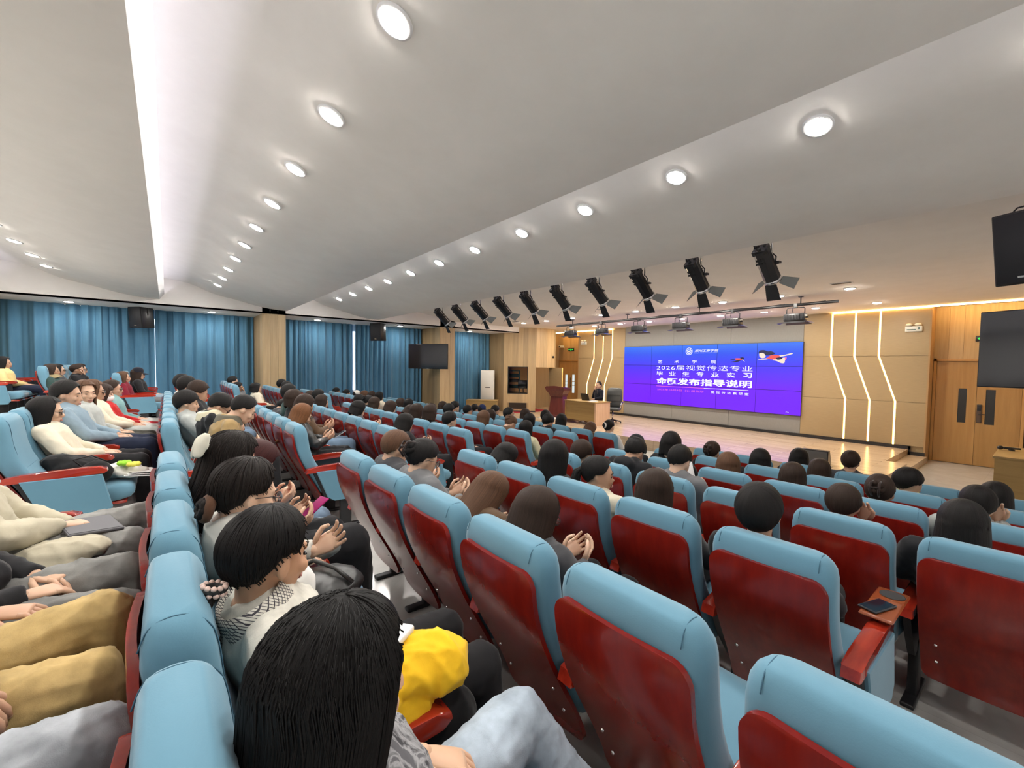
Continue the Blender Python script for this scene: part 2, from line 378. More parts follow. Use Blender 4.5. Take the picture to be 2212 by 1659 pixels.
# equipment rack seen through the booth window
rk = thing('equipment_rack', 'teal metal equipment rack behind the window of the oak booth', 'rack', P1 + dd * .40 - nn * .85 + Vector((0, 0, .27)))
M_teal = mat('teal_metal', (.05, .17, .18), .45)
R_ = MB()
for a in (-.22, .22):
    for b in (-.2, .2): R_.box(a - .02, a + .02, b - .02, b + .02, 0, 1.7, M=Mv)
R_.box(-.24, .24, -.22, .22, 1.66, 1.7, M=Mv).build('frame', M_teal, rk)
for i, h in enumerate((.35, .65, .95, 1.2, 1.42)): MB().rbox(-.2, .2, -.22, .2, h, h + .13, .008, M=Mv).build('rack_unit', M_blackp if i % 2 else M_teal, rk)
mo = thing('desk_monitor', 'dark monitor with a glowing edge inside the control booth', 'monitor', P1 + dd * .80 - nn * .34 + Vector((0, 0, .27)))
MB().rbox(-.22, .22, -.02, .02, .95, 1.3, .008, M=Mv).build('screen', M_screen_off, mo)
MB().box(-.02, .02, -.02, .02, .8, .97, M=Mv).box(-.12, .12, -.1, .1, .78, .8, M=Mv).build('stand', M_blackp, mo)
bd = thing('booth_desk', 'plain console desk inside the control booth under the monitor', 'desk', P1 + dd * .62 - nn * .34 + Vector((0, 0, .27)))
MB().box(-.5, .5, -.18, .18, .74, .78, M=Mv).build('desktop', M_desk, bd)
for a in (-.5, .5): MB().box(a - .02 if a < 0 else a - .04, a + .02 if a < 0 else a, -.17, .17, 0, .74, M=Mv).build('leg', M_desk, bd)

# ---------------------------------------------------------------- front wall
YW = 14.1
fw = struct(MB().box(-13.03, -1.90, 14.13, 14.3, 0, ZT).box(-1.93, -1.882, 14.135, 14.6, 0, ZT).box(-13.04, -12.99, 14.135, 14.6, .27, ZT).build('wall_front', M_tan))
M_edge = mat('tan_panel_edge', (.42, .26, .12), .5)
MB().box(-1.895, -1.862, 14.098, 14.6, 0, ZT).build('panel_edge', M_edge, fw)
MB().box(-13.052, -13.03, 14.098, 14.6, .27, ZT).build('panel_edge', M_edge, fw)
g = .0035
ZR = [.35, ZC - .73, ZC + .40, ZT]
for sx, X0, XE, zx, sh in ((1, -4.48, -1.88, (-3.82, -3.31, -2.81), .36), (-1, -10.59, -13.04, (-11.22, -11.69, -12.17), -.36)):
    for r in range(3):
        z0, z1 = ZR[r], ZR[r + 1]
        off = {2: (0, 0), 1: (sh, 0), 0: (sh, sh)}[r]
        cols = [(X0, X0)] + [(x + off[0], x + off[1]) for x in zx] + [(XE, XE)]
        for i in range(4):
            (a0, a1), (b0, b1) = cols[i], cols[i + 1]
            la = .024 if i > 0 else g; lb = .024 if i < 3 else g      # the light slots are wider than plain joints
            q = [(a0 + sx * la, z0 + g), (b0 - sx * lb, z0 + g), (b1 - sx * lb, z1 - g if r < 2 else z1 - .05), (a1 + sx * la, z1 - g if r < 2 else z1 - .05)]
            if sx < 0: q = q[::-1]
            MB().prism(q, YW, YW + .03, 'y').build('panel', M_tan, fw)
    for k, x in enumerate(zx):
        s_ = MB()
        for (xa, za), (xb, zb) in (((x + sh, .35), (x + sh, ZR[1])), ((x + sh, ZR[1]), (x, ZR[2])), ((x, ZR[2]), (x, ZT - .05))):
            s_.prism([(xa - .016, za), (xa + .016, za), (xb + .016, zb), (xb - .016, zb)], YW + .012, YW + .02, 'y')
        t = s_.build('light_strip', M_led); 
        side = ('near the exit doors', 'beside the lecturer')[sx < 0]
        w_ = ('first', 'second', 'third')[k]
        tag(t, 'warm zigzag wall light %s, %s from the screen' % (side, w_), 'light strip', 'zigzag wall lights')
    # cove light along the top of the panels
    a, b = (zx[0], XR - .1) if sx > 0 else (-14.6, zx[0]); t = MB().box(a, b, YW - .012, YW - .004, ZT - .032, ZT - .008).build('light_strip', M_led_hi)
    tag(t, 'warm cove light running along the ceiling above the zigzag lights %s' % side, 'light strip', 'cove lights over the panels')
# grey centre panels, three above and three below the screen, narrow sides
for a, b in ((-10.59, -8.5), (-8.5, -6.5), (-6.5, -4.48)):
    MB().box(a + g, b - g, YW + .004, YW + .03, ZC + .84, ZT).build('grey_panel', M_grey, fw)
    MB().box(a + g, b - g, YW + .004, YW + .03, .35, ZC - 1.30).build('grey_panel', M_grey, fw)
MB().box(-10.59, -4.48, YW + .015, YW + .03, ZC - 1.3, ZC + .84).build('grey_panel', M_grey, fw)

# ---------------------------------------------------------------- video wall
SX0, SX1, SZ0, SZ1 = -10.57, -4.46, ZC - 1.29, ZC + .82
vw = thing('video_wall', 'large blue and purple video wall showing white Chinese text on the stage wall', 'screen', ((SX0 + SX1) / 2, YW, SZ0))
M_vid = mat('video_picture', (.01, .01, .02), .25)
_s = N(M_vid, 'ShaderNodeSeparateXYZ'); M_vid.node_tree.links.new(coords(M_vid), _s.inputs[0])
_h = N(M_vid, 'ShaderNodeMath', operation='DIVIDE'); M_vid.node_tree.links.new(_s.outputs['Z'], _h.inputs[0]); _h.inputs[1].default_value = SZ1 - SZ0
_r = ramp(M_vid, _h.outputs[0], [(0, (.17, .011, .98)), (.35, (.165, .014, .97)), (.62, (.075, .03, .92)), (.86, (.022, .085, .82)), (1, (.018, .16, .83))])
M_vid.node_tree.links.new(_r, nodes(M_vid)[2].inputs['Emission Color']); nodes(M_vid)[2].inputs['Emission Strength'].default_value = SCREEN
MB().box(SX0 - (SX0 + SX1) / 2, SX1 - (SX0 + SX1) / 2, -.05, 0.0, 0, SZ1 - SZ0).build('housing', M_blackp, vw)
pw, ph = (SX1 - SX0) / 5, (SZ1 - SZ0) / 3
for i in range(5):
    for j in range(3):
        x = SX0 - (SX0 + SX1) / 2 + i * pw
        MB().box(x + .006, x + pw - .006, -.06, -.045, j * ph + .006, (j + 1) * ph - .006).build('display_panel', M_vid, vw)
M_txt = mat('lit_white', (0, 0, 0), .5, emit=(1, 1, 1), es=.95)
M_pink = mat('lit_pink', (0, 0, 0), .5, emit=(1, .16, .55), es=.9)
M_nblue = mat('lit_navy', (0, 0, 0), .5, emit=(.01, .012, .06), es=1)
M_skin_l = mat('lit_cream', (0, 0, 0), .5, emit=(.95, .78, .62), es=.95)
M_red_l = mat('lit_coral', (0, 0, 0), .5, emit=(.85, .10, .09), es=.95)
def text(body, x0, x1, z0, z1, m, bold=0, gap=0, shear=0, off=.061):
    c = bpy.data.curves.new('text', 'FONT'); c.body = body; c.offset = bold; c.shear = shear; c.space_character = 1 + gap
    c.resolution_u = 2
    t = bpy.data.objects.new('text', c); C.objects.link(t)
    me = bpy.data.meshes.new_from_object(t.evaluated_get(bpy.context.evaluated_depsgraph_get()))
    bpy.data.objects.remove(t)
    n = len(me.vertices); a = np.empty(n * 3); me.vertices.foreach_get('co', a); a = a.reshape(-1, 3)
    lo, hi = a.min(0), a.max(0); b = np.empty_like(a); cx = (SX0 + SX1) / 2
    b[:, 0] = x0 - cx + (a[:, 0] - lo[0]) / (hi[0] - lo[0]) * (x1 - x0)
    b[:, 2] = z0 - SZ0 + (a[:, 1] - lo[1]) / (hi[1] - lo[1]) * (z1 - z0); b[:, 1] = -off
    me.vertices.foreach_set('co', b.ravel()); me.update(); me.materials.clear()
    return link('text_line', me, m, vw)
def words_(chars, x0, x1, z0, z1, m, wid, **k):
    n = len(chars)
    for i, ch in enumerate(chars):
        a = x0 + (x1 - wid - x0) * i / (n - 1); text(ch, a, a + wid, z0, z1, m, **k)
text('郑州工商学院', -7.68, -6.86, 2.715, 2.80, M_txt, shear=.25, bold=.008)
text('ZHENGZHOU TECHNOLOGY AND BUSINESS UNIVERSITY', -7.68, -6.88, 2.675, 2.692, M_txt)
words_('艺术学院', -9.07, -6.93, 2.335, 2.44, M_txt, .17, bold=.012)
text('2026届视觉传达专业', -9.12, -5.79, 2.09, 2.265, M_txt, gap=.10)
words_('毕业生专业实习', -9.12, -5.80, 1.89, 2.045, M_txt, .26, bold=.018)
text('命题发布指导说明', -9.11, -5.79, 1.575, 1.815, M_txt, bold=.028)
text('2025年10月9日  301报告厅', -9.07, -7.31, 1.35, 1.42, M_pink)
words_('视觉传达教研室', -7.07, -5.88, 1.35, 1.425, M_txt, .12, bold=.015)
cx = (SX0 + SX1) / 2
MB().box(-9.11 - cx, -7.31 - cx, -.063, -.061, 1.495 - SZ0, 1.51 - SZ0).build('underline', M_pink, vw)
MB().box(-7.31 - cx, -5.89 - cx, -.063, -.061, 1.495 - SZ0, 1.51 - SZ0).build('underline', M_txt, vw)
text('Co', -4.84, -4.76, .905, .955, M_txt)
# round emblem: ring, inner ring, small house shape
def ringpoly(cx_, cz, r0, r1, n=28):
    b = MB(); v = []
    for i in range(n):
        a = 2 * PI * i / n; v += [(cx_ + r0 * math.cos(a), -.062, cz + r0 * math.sin(a)), (cx_ + r1 * math.cos(a), -.062, cz + r1 * math.sin(a))]
    return b.add(v, [(2 * i, 2 * i + 1, (2 * i + 3) % (2 * n), (2 * i + 2) % (2 * n)) for i in range(n)])
ex, ez = -7.875 - cx, 2.745 - SZ0
e = ringpoly(ex, ez, .112, .126); q = ringpoly(ex, ez, .062, .082); e.add(q.v, q.f); q = ringpoly(ex, ez, .090, .104, 14); e.add(q.v, q.f[::2])
e.add([(ex - .035, -.062, ez - .03), (ex + .035, -.062, ez - .03), (ex + .035, -.062, ez), (ex, -.062, ez + .04), (ex - .035, -.062, ez)], [(0, 1, 2, 3, 4)])
e.build('emblem', M_txt, vw, fix=False)
def flat(name, pts, m, off=.062, k=0):
    P = [(a - cx, b - SZ0) for a, b in pts]
    if k: P = catmull(P + [P[0]], k)[:-1]
    b = MB(); b.prism(P, -off - .001, -off, 'y'); return b.build(name, m, vw)
# picture of a floating woman in red with long dark hair, and a smaller one
flat('picture_hair', [(-5.64, 2.66), (-5.60, 2.73), (-5.48, 2.74), (-5.38, 2.70), (-5.28, 2.70), (-5.18, 2.64), (-5.26, 2.60), (-5.38, 2.58), (-5.5, 2.60), (-5.6, 2.60)], M_nblue, .062, 4)
flat('picture_face', [(-5.62, 2.64), (-5.52, 2.66), (-5.45, 2.60), (-5.44, 2.53), (-5.52, 2.50), (-5.60, 2.54)], M_skin_l, .064, 4)
flat('picture_arm', [(-5.66, 2.48), (-5.58, 2.475), (-5.40, 2.50), (-5.22, 2.54), (-5.24, 2.50), (-5.42, 2.46), (-5.60, 2.455)], M_skin_l, .063, 3)
flat('picture_suit', [(-5.42, 2.49), (-5.28, 2.59), (-5.08, 2.58), (-5.03, 2.51), (-5.12, 2.47), (-5.26, 2.46)], M_red_l, .0645, 3)
flat('picture_arm', [(-5.08, 2.575), (-4.90, 2.60), (-4.74, 2.645), (-4.72, 2.62), (-4.90, 2.565), (-5.06, 2.54)], M_skin_l, .0635, 3)
flat('picture_leg', [(-5.18, 2.475), (-5.02, 2.48), (-4.93, 2.52), (-4.91, 2.44), (-4.93, 2.35), (-5.03, 2.36), (-5.12, 2.41), (-5.24, 2.44)], M_skin_l, .063, 3)
flat('picture_foot', [(-4.93, 2.50), (-4.88, 2.54), (-4.87, 2.49), (-4.91, 2.43)], M_pink, .0625, 2)
flat('picture_hip', [(-5.16, 2.50), (-5.03, 2.53), (-4.98, 2.48), (-5.10, 2.45)], M_nblue, .065, 3)
flat('picture_suit', [(-6.32, 2.50), (-6.18, 2.50), (-6.08, 2.47), (-6.16, 2.43), (-6.30, 2.45)], M_red_l, .063, 3)
flat('picture_hair', [(-6.18, 2.52), (-6.08, 2.53), (-6.05, 2.48), (-6.12, 2.46)], M_nblue, .064, 3)
flat('picture_leg', [(-6.44, 2.385), (-6.36, 2.37), (-6.2, 2.40), (-6.14, 2.45), (-6.24, 2.44), (-6.34, 2.41)], M_nblue, .0635, 3)
flat('picture_arm', [(-6.12, 2.45), (-6.07, 2.42), (-6.02, 2.385), (-6.05, 2.42), (-6.09, 2.46)], M_skin_l, .0632, 2)
flat('picture_foot', [(-6.48, 2.46), (-6.40, 2.475), (-6.30, 2.45), (-6.38, 2.45)], M_nblue, .0632, 2)

# ---------------------------------------------------------------- recessed end bays with double doors
def oakwall(x0, x1, z0, z1, y, m, wid=.26):
    w_ = struct(MB().box(x0, x1, y + .012, y + .2, z0, z1).build('wall_front', M_oak_d))
    k = max(1, round((x1 - x0) / wid))
    for i in range(k):
        a = x0 + (x1 - x0) * i / k; b = x0 + (x1 - x0) * (i + 1) / k
        MB().box(a + .0015, b - .0015, y, y + .012, z0, z1).build('plank', m, w_)
    return w_
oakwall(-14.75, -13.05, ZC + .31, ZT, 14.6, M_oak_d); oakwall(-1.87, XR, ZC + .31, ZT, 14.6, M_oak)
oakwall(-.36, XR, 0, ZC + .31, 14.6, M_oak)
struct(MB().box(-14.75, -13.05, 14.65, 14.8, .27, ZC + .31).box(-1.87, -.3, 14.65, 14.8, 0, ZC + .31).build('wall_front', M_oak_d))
def dbl(name, x0, x1, z0, z1, wins, m_pane, handles):
    d = struct(MB().box(x0, x0 + .05, 14.56, 14.66, z0, z1 + .05).box(x1 - .05, x1, 14.56, 14.66, z0, z1 + .05).box(x0, x1, 14.56, 14.66, z1, z1 + .05).build(name, M_door))
    xm = (x0 + x1) / 2
    for (a, b), (wa, wb, za, zb, bars) in zip(((x0 + .055, xm - .003), (xm + .003, x1 - .055)), wins):
        leaf = MB().box(a, wa, 14.60, 14.64, z0 + .01, z1 - .004).box(wb, b, 14.60, 14.64, z0 + .01, z1 - .004).box(wa, wb, 14.60, 14.64, z0 + .01, za).box(wa, wb, 14.60, 14.64, zb, z1 - .004).build('door_leaf', M_door, d)
        es = [za] + list(bars) + [zb]
        for k in range(len(es) - 1): MB().box(wa, wb, 14.612, 14.62, es[k] + (.012 if k else 0), es[k + 1] - (.012 if k + 2 < len(es) else 0)).build('pane', m_pane, leaf)
        for z in bars: MB().box(wa, wb, 14.598, 14.64, z - .012, z + .012).build('glazing_bar', M_door, leaf)
    return d
M_pane_lit = mat('lit_door_pane', (.5, .6, .65), .2, emit=(.62, .78, .85), es=.75)
M_pane_dk = mat('smoked_door_pane', (.05, .052, .055), .15)
dL = dbl('door_1', -14.72, -13.07, .27, ZC + .28, ((-14.31, -14.17, .98, 1.79, (1.31, 1.48)), (-13.87, -13.72, .96, 1.80, (1.31, 1.48))), M_pane_lit, 0)
dR = dbl('door_2', -1.85, -.38, 0, ZC + .28, ((-1.41, -1.27, .98, 1.78, ()), (-.97, -.82, .97, 1.77, ())), M_pane_dk, 0)
MB().rbox(-1.10, -1.015, 14.57, 14.60, 1.0, 1.43, .015).build('lock_plate', mat('bronze_lock', (.10, .07, .055), .35), dR)
MB().rbox(-1.09, -1.025, 14.555, 14.575, 1.28, 1.42, .01).cyl((-1.057, 14.57, 1.2), (-1.057, 14.53, 1.2), .012, 8).rbox(-1.066, -.96, 14.52, 14.54, 1.19, 1.21, .008).build('lock_pad', M_blackp, dR)
MB().cyl((-13.93, 14.60, 1.28), (-13.93, 14.55, 1.28), .012, 8).cyl((-13.93, 14.60, 1.58), (-13.93, 14.55, 1.58), .012, 8).cyl((-13.93, 14.55, 1.2), (-13.93, 14.55, 1.66), .014, 8).build('door_handle', M_blackp, dL)
# ---------------------------------------------------------------- recessed downlights
def ceil_z(y):
    """height and slope of the folded ceiling at y"""
    for i, (y0, z0) in enumerate(LIPS[:-1]):
        y1, z1 = LIPS[i + 1]
        if y0 < y <= y1:
            s = (y1 - y0) / 2.78; t = (y - y0) / s
            for (a, b), (c, d) in zip(BAY, BAY[1:]):
                if a <= t <= c: return ZC + z1 + b + (d - b) * (t - a) / (c - a), (d - b) / (c - a) / s
    return None
def lamp_proto(mm):
    t = thing('downlight', 'x y z w', 'downlight')
    MB().lathe([(.098, 0), (.098, -.010), (.078, -.016), (.074, -.006), (.074, 0)], n=24).build('rim', M_white, t)
    MB().lathe([(.076, -.006), (.074, -.017), (.060, -.022), (.0, -.024)], n=20).build('diffuser', mm, t)
    return t
def put_lamps(proto, first, pts, slope_of, lab, group):
    for k, (x, y, z) in enumerate(pts):
        o = proto if (k == 0 and first) else copy_tree(proto)
        o.location = (x, y, z); o.rotation_euler = (math.atan(slope_of), 0, 0)
        tag(o, lab(k), 'downlight', group)
ORD = ['first', 'second', 'third', 'fourth', 'fifth', 'sixth', 'seventh', 'eighth', 'ninth', 'tenth', 'eleventh', 'twelfth', 'thirteenth', 'fourteenth']
Lp = lamp_proto(M_lamp)
z1, s1 = ceil_z(.945); z2, s2 = ceil_z(3.66); z0_, s0_ = ceil_z(-1.78)
put_lamps(Lp, True, [(-2.2 - 1.1 * k, .945, z1 - .002) for k in range(10)], s1, lambda k: 'round recessed downlight in the middle ceiling fold, %s from the camera end' % ORD[k], 'downlights in the middle ceiling fold')
put_lamps(Lp, False, [(-1.13 - 1.1 * k, 3.66, z2 - .002) for k in range(11)], s2, lambda k: 'round recessed downlight in the ceiling fold before the black spotlights, %s from the doors side' % ORD[k], 'downlights in the fold before the spotlights')
put_lamps(Lp, False, [(-12.1 + 1.1 * k, -1.78, z0_ - .002) for k in range(11)], s0_, lambda k: 'round recessed downlight in the rear ceiling fold, %s from the curtains' % ORD[k], 'downlights in the rear ceiling fold')
z3, s3 = ceil_z(-4.5)  # unseen lamp row behind the camera, added to light the room
put_lamps(Lp, False, [(-12.1 + 1.1 * k, -4.5, z3 - .002) for k in range(11)], s3, lambda k: 'added unseen downlight over the last seats, %s from the curtains' % ORD[k], 'added downlights over the last seats')
put_lamps(Lp, False, [(0.0, .945, z1 - .002), (-1.1, .945, z1 - .002), (0.0, 3.66, z2 - .002)], s1, lambda k: 'round recessed downlight above the camera end of a ceiling fold, %s one' % ORD[k], 'downlights at the camera end')
Ls = lamp_proto(M_lamp_s)
put_lamps(Ls, True, [(-2.5 - 1.2 * k, 10.15, ZC + 1.578) for k in range(9)], 0, lambda k: 'round downlight in the stage ceiling before the black pipe, %s from the doors' % ORD[k], 'stage downlights before the pipe')
put_lamps(Ls, False, [(-2.6 - 1.19 * k, 12.66, ZC + 1.578) for k in range(9)], 0, lambda k: 'round downlight in the stage ceiling close to the screen wall, %s from the doors' % ORD[k], 'stage downlights by the wall')
put_lamps(Lp, False, [(-14.4, y, ZC + 1.358) for y in (-4.5, -1.77, .97, 3.69, 6.42, 9.32)], 0, lambda k: 'round downlight in the dropped soffit over the blue curtains, %s from the rear' % ORD[k], 'downlights in the curtain soffit')

# air outlets in the stage ceiling
for k, (x, y) in enumerate(((-2.45, 9.45), (-7.7, 9.2), (-11.9, 9.6))):
    t = thing('ceiling_vent', 'thin slotted air outlet in the stage ceiling, %s from the doors' % ORD[k], 'vent', (x, y, ZC + 1.58), 0, 'stage ceiling air outlets')
    MB().box(-.16, .16, -.06, .06, -.012, 0).build('frame', M_white, t)
    for j in range(3): MB().box(-.14, .14, -.045 + j * .032, -.025 + j * .032, -.016, -.008).build('slat', M_black, t)

# ---------------------------------------------------------------- ten black spotlights hung under the ceiling lip
spot = thing('stage_spotlight', 'x', 'spotlight', group='black stage spotlights')
TS = math.radians(-44)                 # beam points forward and down
MS = Matrix.Rotation(TS, 4, 'X') @ Matrix.Translation((0, 0, 0))
M_spotm = mat('spot_black', (.014, .014, .016), .32)
M_barn = mat('barn_door_grey', (.20, .215, .205), .5)
sec = []
for y, r in ((-.19, .066), (-.185, .078), (.17, .078), (.175, .07)):
    sec.append([(r * 1.0 * math.cos(PI / 8 + i * PI / 4), y, r * 1.0 * math.sin(PI / 8 + i * PI / 4)) for i in range(8)])
MB().loft(sec, smooth=False, M=MS).build('housing', M_spotm, spot)
MB().box(-.062, .062, -.20, -.155, -.062, .062, M=MS).cyl((-.03, -.19, .03), (-.03, -.215, .03), .014, 8, M=MS).cyl((.03, -.19, .03), (.03, -.215, .03), .014, 8, M=MS).cyl((.0, -.19, -.03), (.0, -.22, -.03), .018, 8, M=MS).build('rear_cap', M_blackp, spot)
for sx in (-1, 1): MB().box(sx * .0735 - .004, sx * .0735 + .004, -.15, .15, .014, .024, M=MS).build('trim_strip', M_chrome, spot)
for i in range(3):
    for j in range(2): MB().box(-.045 + i * .032, -.024 + i * .032, -.12 + j * .04, -.095 + j * .04, -.0755, -.0715, M=MS).build('vent_slot', M_rubber, spot)
MB().lathe([(.078, 0), (.082, .012), (.082, .03), (.072, .034), (.072, 0)], n=16, M=MS @ Matrix.Translation((0, .17, 0)) @ Matrix.Rotation(-PI / 2, 4, 'X')).build('lens_ring', M_chrome, spot)
MB().cyl((0, .165, 0), (0, .185, 0), .07, 16, M=MS).build('lens', M_screen_off, spot)
def barn(sx, sz, m):
    b = MB()
    if sx: v = [(sx * .075, .2, -.055), (sx * .075, .2, .055), (sx * .20, .27, .085), (sx * .20, .27, -.085)]
    else: v = [(-.055, .2, sz * .07), (.055, .2, sz * .07), (.07, .36, sz * .12), (-.07, .36, sz * .12)]
    n_ = [(x + (0 if sx else 0), y + .004, z + (.0)) for x, y, z in v]
    b.add([tuple(MS @ Vector(p)) for p in v + n_], [(0, 1, 2, 3), (7, 6, 5, 4), (0, 4, 5, 1), (1, 5, 6, 2), (2, 6, 7, 3), (3, 7, 4, 0)])
    b.build('barn_door', m, spot)
barn(1, 0, M_barn); barn(-1, 0, M_barn); barn(0, -1, M_blackp)
MB().tube([(-.09, -.02, .0), (-.095, -.02, .06), (-.06, -.02, .10), (.06, -.02, .10), (.095, -.02, .06), (.09, -.02, 0)], .007, 6).build('yoke', M_black, spot)
MB().cyl((.088, -.02, 0), (.125, -.02, 0), .016, 8).box(.12, .135, -.045, .005, -.01, .01).build('yoke_knob', M_black, spot)
MB().cyl((.05, -.02, .10), (.05, -.02, .36), .009, 8).build('hanger', M_chrome, spot)
MB().cyl((-.06, -.13, .13), (-.06, -.13, .40), .009, 8).build('hanger', M_black, spot)
MB().tube([(-.03, -.15, .14), (-.08, -.17, .20), (-.10, -.14, .27), (-.06, -.10, .34), (-.05, -.1, .42)], .006, 6).build('cable', M_rubber, spot)
for k in range(10):
    o = spot if k == 0 else copy_tree(spot)
    o.scale = (1.22, 1.22, 1.22); o.location = (-2.25 - .885 * k, 5.74, 3.425); o.rotation_euler = (0, 0, math.radians(-4 + 3 * math.sin(k * 1.7)))
    tag(o, 'black stage spotlight with barn doors under the ceiling lip, %s from the doors side' % ORD[k], 'spotlight', 'black stage spotlights')
# the rail they hang from, behind the lip
struct(MB().cyl((-11, 5.71, 3.86), (-1.4, 5.71, 3.86), .024, 10).build('ceiling_beam', M_black))

# ---------------------------------------------------------------- black pipe with six flood lights over the stage
pipe = thing('lighting_pipe', 'long black lighting pipe hung below the stage ceiling', 'pipe', (-6.8, 10.6, 3.55))
MB().cyl((-4.04, 0, 0), (4.02, 0, 0), .03, 10).build('bar', M_black, pipe)
MB().tube([(-4 + .2 * i, .02 * math.sin(i * 2.1), .028 + .008 * math.sin(i * 1.3)) for i in range(40)], .008, 5).build('cable', M_rubber, pipe)
for x in (-3.3, -1.1, 1.1, 3.35): MB().cyl((x, 0, 0), (x, 0, .17), .012, 8).box(x - .04, x + .04, -.04, .04, .155, .17).build('bracket', M_black, pipe)
fl = thing('flood_light', 'x', 'flood light')
M_bluebarn = mat('blue_lit_barn', (.03, .05, .22), .45)
MB().rbox(-.2, .2, -.11, .11, -.08, .08, .02).build('housing', M_blackp, fl)
for i in range(7): MB().box(-.18 + i * .055, -.165 + i * .055, -.118, -.10, -.06, .06).build('cooling_fin', M_black, fl)
MB().box(-.18, .18, -.09, .09, -.088, -.078).build('lens', M_screen_off, fl)
for q in ([(-.2, -.11, -.085), (.2, -.11, -.085), (.25, -.23, -.13), (-.25, -.23, -.13)], [(-.2, .11, -.085), (.2, .11, -.085), (.25, .23, -.13), (-.25, .23, -.13)]):
    MB().add(q + [(x, y, z - .004) for x, y, z in q], [(0, 1, 2, 3), (7, 6, 5, 4), (0, 4, 5, 1), (1, 5, 6, 2), (2, 6, 7, 3), (3, 7, 4, 0)]).build('barn_door', M_blackp, fl)
for sx in (-1, 1):
    q = [(sx * .2, -.1, -.085), (sx * .2, .1, -.085), (sx * .33, .08, -.12), (sx * .33, -.08, -.12)]
    MB().add(q + [(x, y, z - .004) for x, y, z in q], [(0, 1, 2, 3), (7, 6, 5, 4), (0, 4, 5, 1), (1, 5, 6, 2), (2, 6, 7, 3), (3, 7, 4, 0)]).build('barn_door', M_bluebarn, fl)
MB().tube([(-.17, 0, .06), (-.17, 0, .19), (-.15, 0, .21), (.15, 0, .21), (.17, 0, .19), (.17, 0, .06)], .010, 6).build('yoke', M_black, fl)
MB().cyl((.2, 0, 0), (.24, 0, 0), .022, 8).cyl((-.2, 0, 0), (-.23, 0, 0), .015, 8).build('knob', M_black, fl)
MB().box(-.03, .03, -.035, .035, .215, .30).build('clamp', M_black, fl)
MB().tube([(-.05, .05, .06), (-.08, .06, .16), (-.05, .04, .25), (-.02, .02, .28)], .007, 6).build('cable', M_rubber, fl)
for k, x in enumerate((-3.54, -4.87, -6.2, -7.5, -8.85, -10.18)):
    o = fl if k == 0 else copy_tree(fl)
    o.location = (x, 10.6, 3.28); o.rotation_euler = (0, 0, math.radians((2, -3, 1, 3, -12, 8)[k]))
    tag(o, 'black flood light with flaps clamped to the stage pipe, %s from the doors side' % ORD[k], 'flood light', 'flood lights on the stage pipe')

# ---------------------------------------------------------------- televisions and loudspeakers
def tv(x, y, z, rz, lab, arm):
    t = thing('wall_television', lab, 'television', (x, y, z), rz)
    MB().rbox(-.775, .775, -.02, .035, -.44, .44, .008).build('housing', M_blackp, t)
    MB().box(-.765, .765, -.024, -.019, -.428, .43).build('screen', M_screen_off, t)
    MB().box(-.04, .04, -.023, -.018, -.439, -.431).build('status_strip', M_chrome, t)
    MB().box(-.25, .25, .035, .06, -.2, .2).build('mount_plate', M_black, t)
    MB().tube([(0, .05, 0)] + arm, .025, 8).build('mount_arm', M_black, t)
    return t
tv(-13.84, 7.22, 4.58 - 2.135, math.radians(34), 'black switched-off television on the oak pillar between the blue curtains', [(-.15, .45, 0), (.02, .62, 0)])
tv(-.56 + .73, 7.38 - .05, 2.42, math.radians(-16), 'black switched-off television near the exit doors', [(.3, .4, 0), (.75, .75, 0), (1.15, .8, 0)])
def speaker(x, y, z, rz, tilt, lab, up):
    t = thing('hanging_speaker', lab, 'speaker', (x, y, z), rz)
    M = Matrix.Rotation(tilt, 4, 'X')
    MB().rbox(-.2, .2, -.16, .16, -.32, .32, .012, M=M).build('cabinet', M_blackp, t)
    MB().rbox(-.185, .185, -.172, -.155, -.305, .305, .006, M=M).build('grille', M_grille, t)
    MB().box(-.035, .035, -.176, -.170, -.262, -.245, M=M).build('badge', M_chrome, t)
    MB().tube([(-.205, 0, 0), (-.215, 0, .25), (-.1, 0, .36), (.1, 0, .36), (.215, 0, .25), (.205, 0, 0)], .008, 6, M=M).build('bracket', M_black, t)
    MB().cyl((0, 0, .35), (0, 0, up), .012, 8).box(-.05, .05, -.05, .05, up - .01, up).build('hanger', M_black, t)
    return t
speaker(-14.74, -.50, 3.30, math.radians(42), .08, 'black loudspeaker hung before the blue curtains nearest the rear', .56)
speaker(-14.2, 5.55, 3.245, math.radians(35), .06, 'black loudspeaker hung before the curtain gap between the oak pillars', .45)
speaker(-.16, 6.03, 3.28, math.radians(-24), .17, 'black loudspeaker hung high near the exit doors', .50)

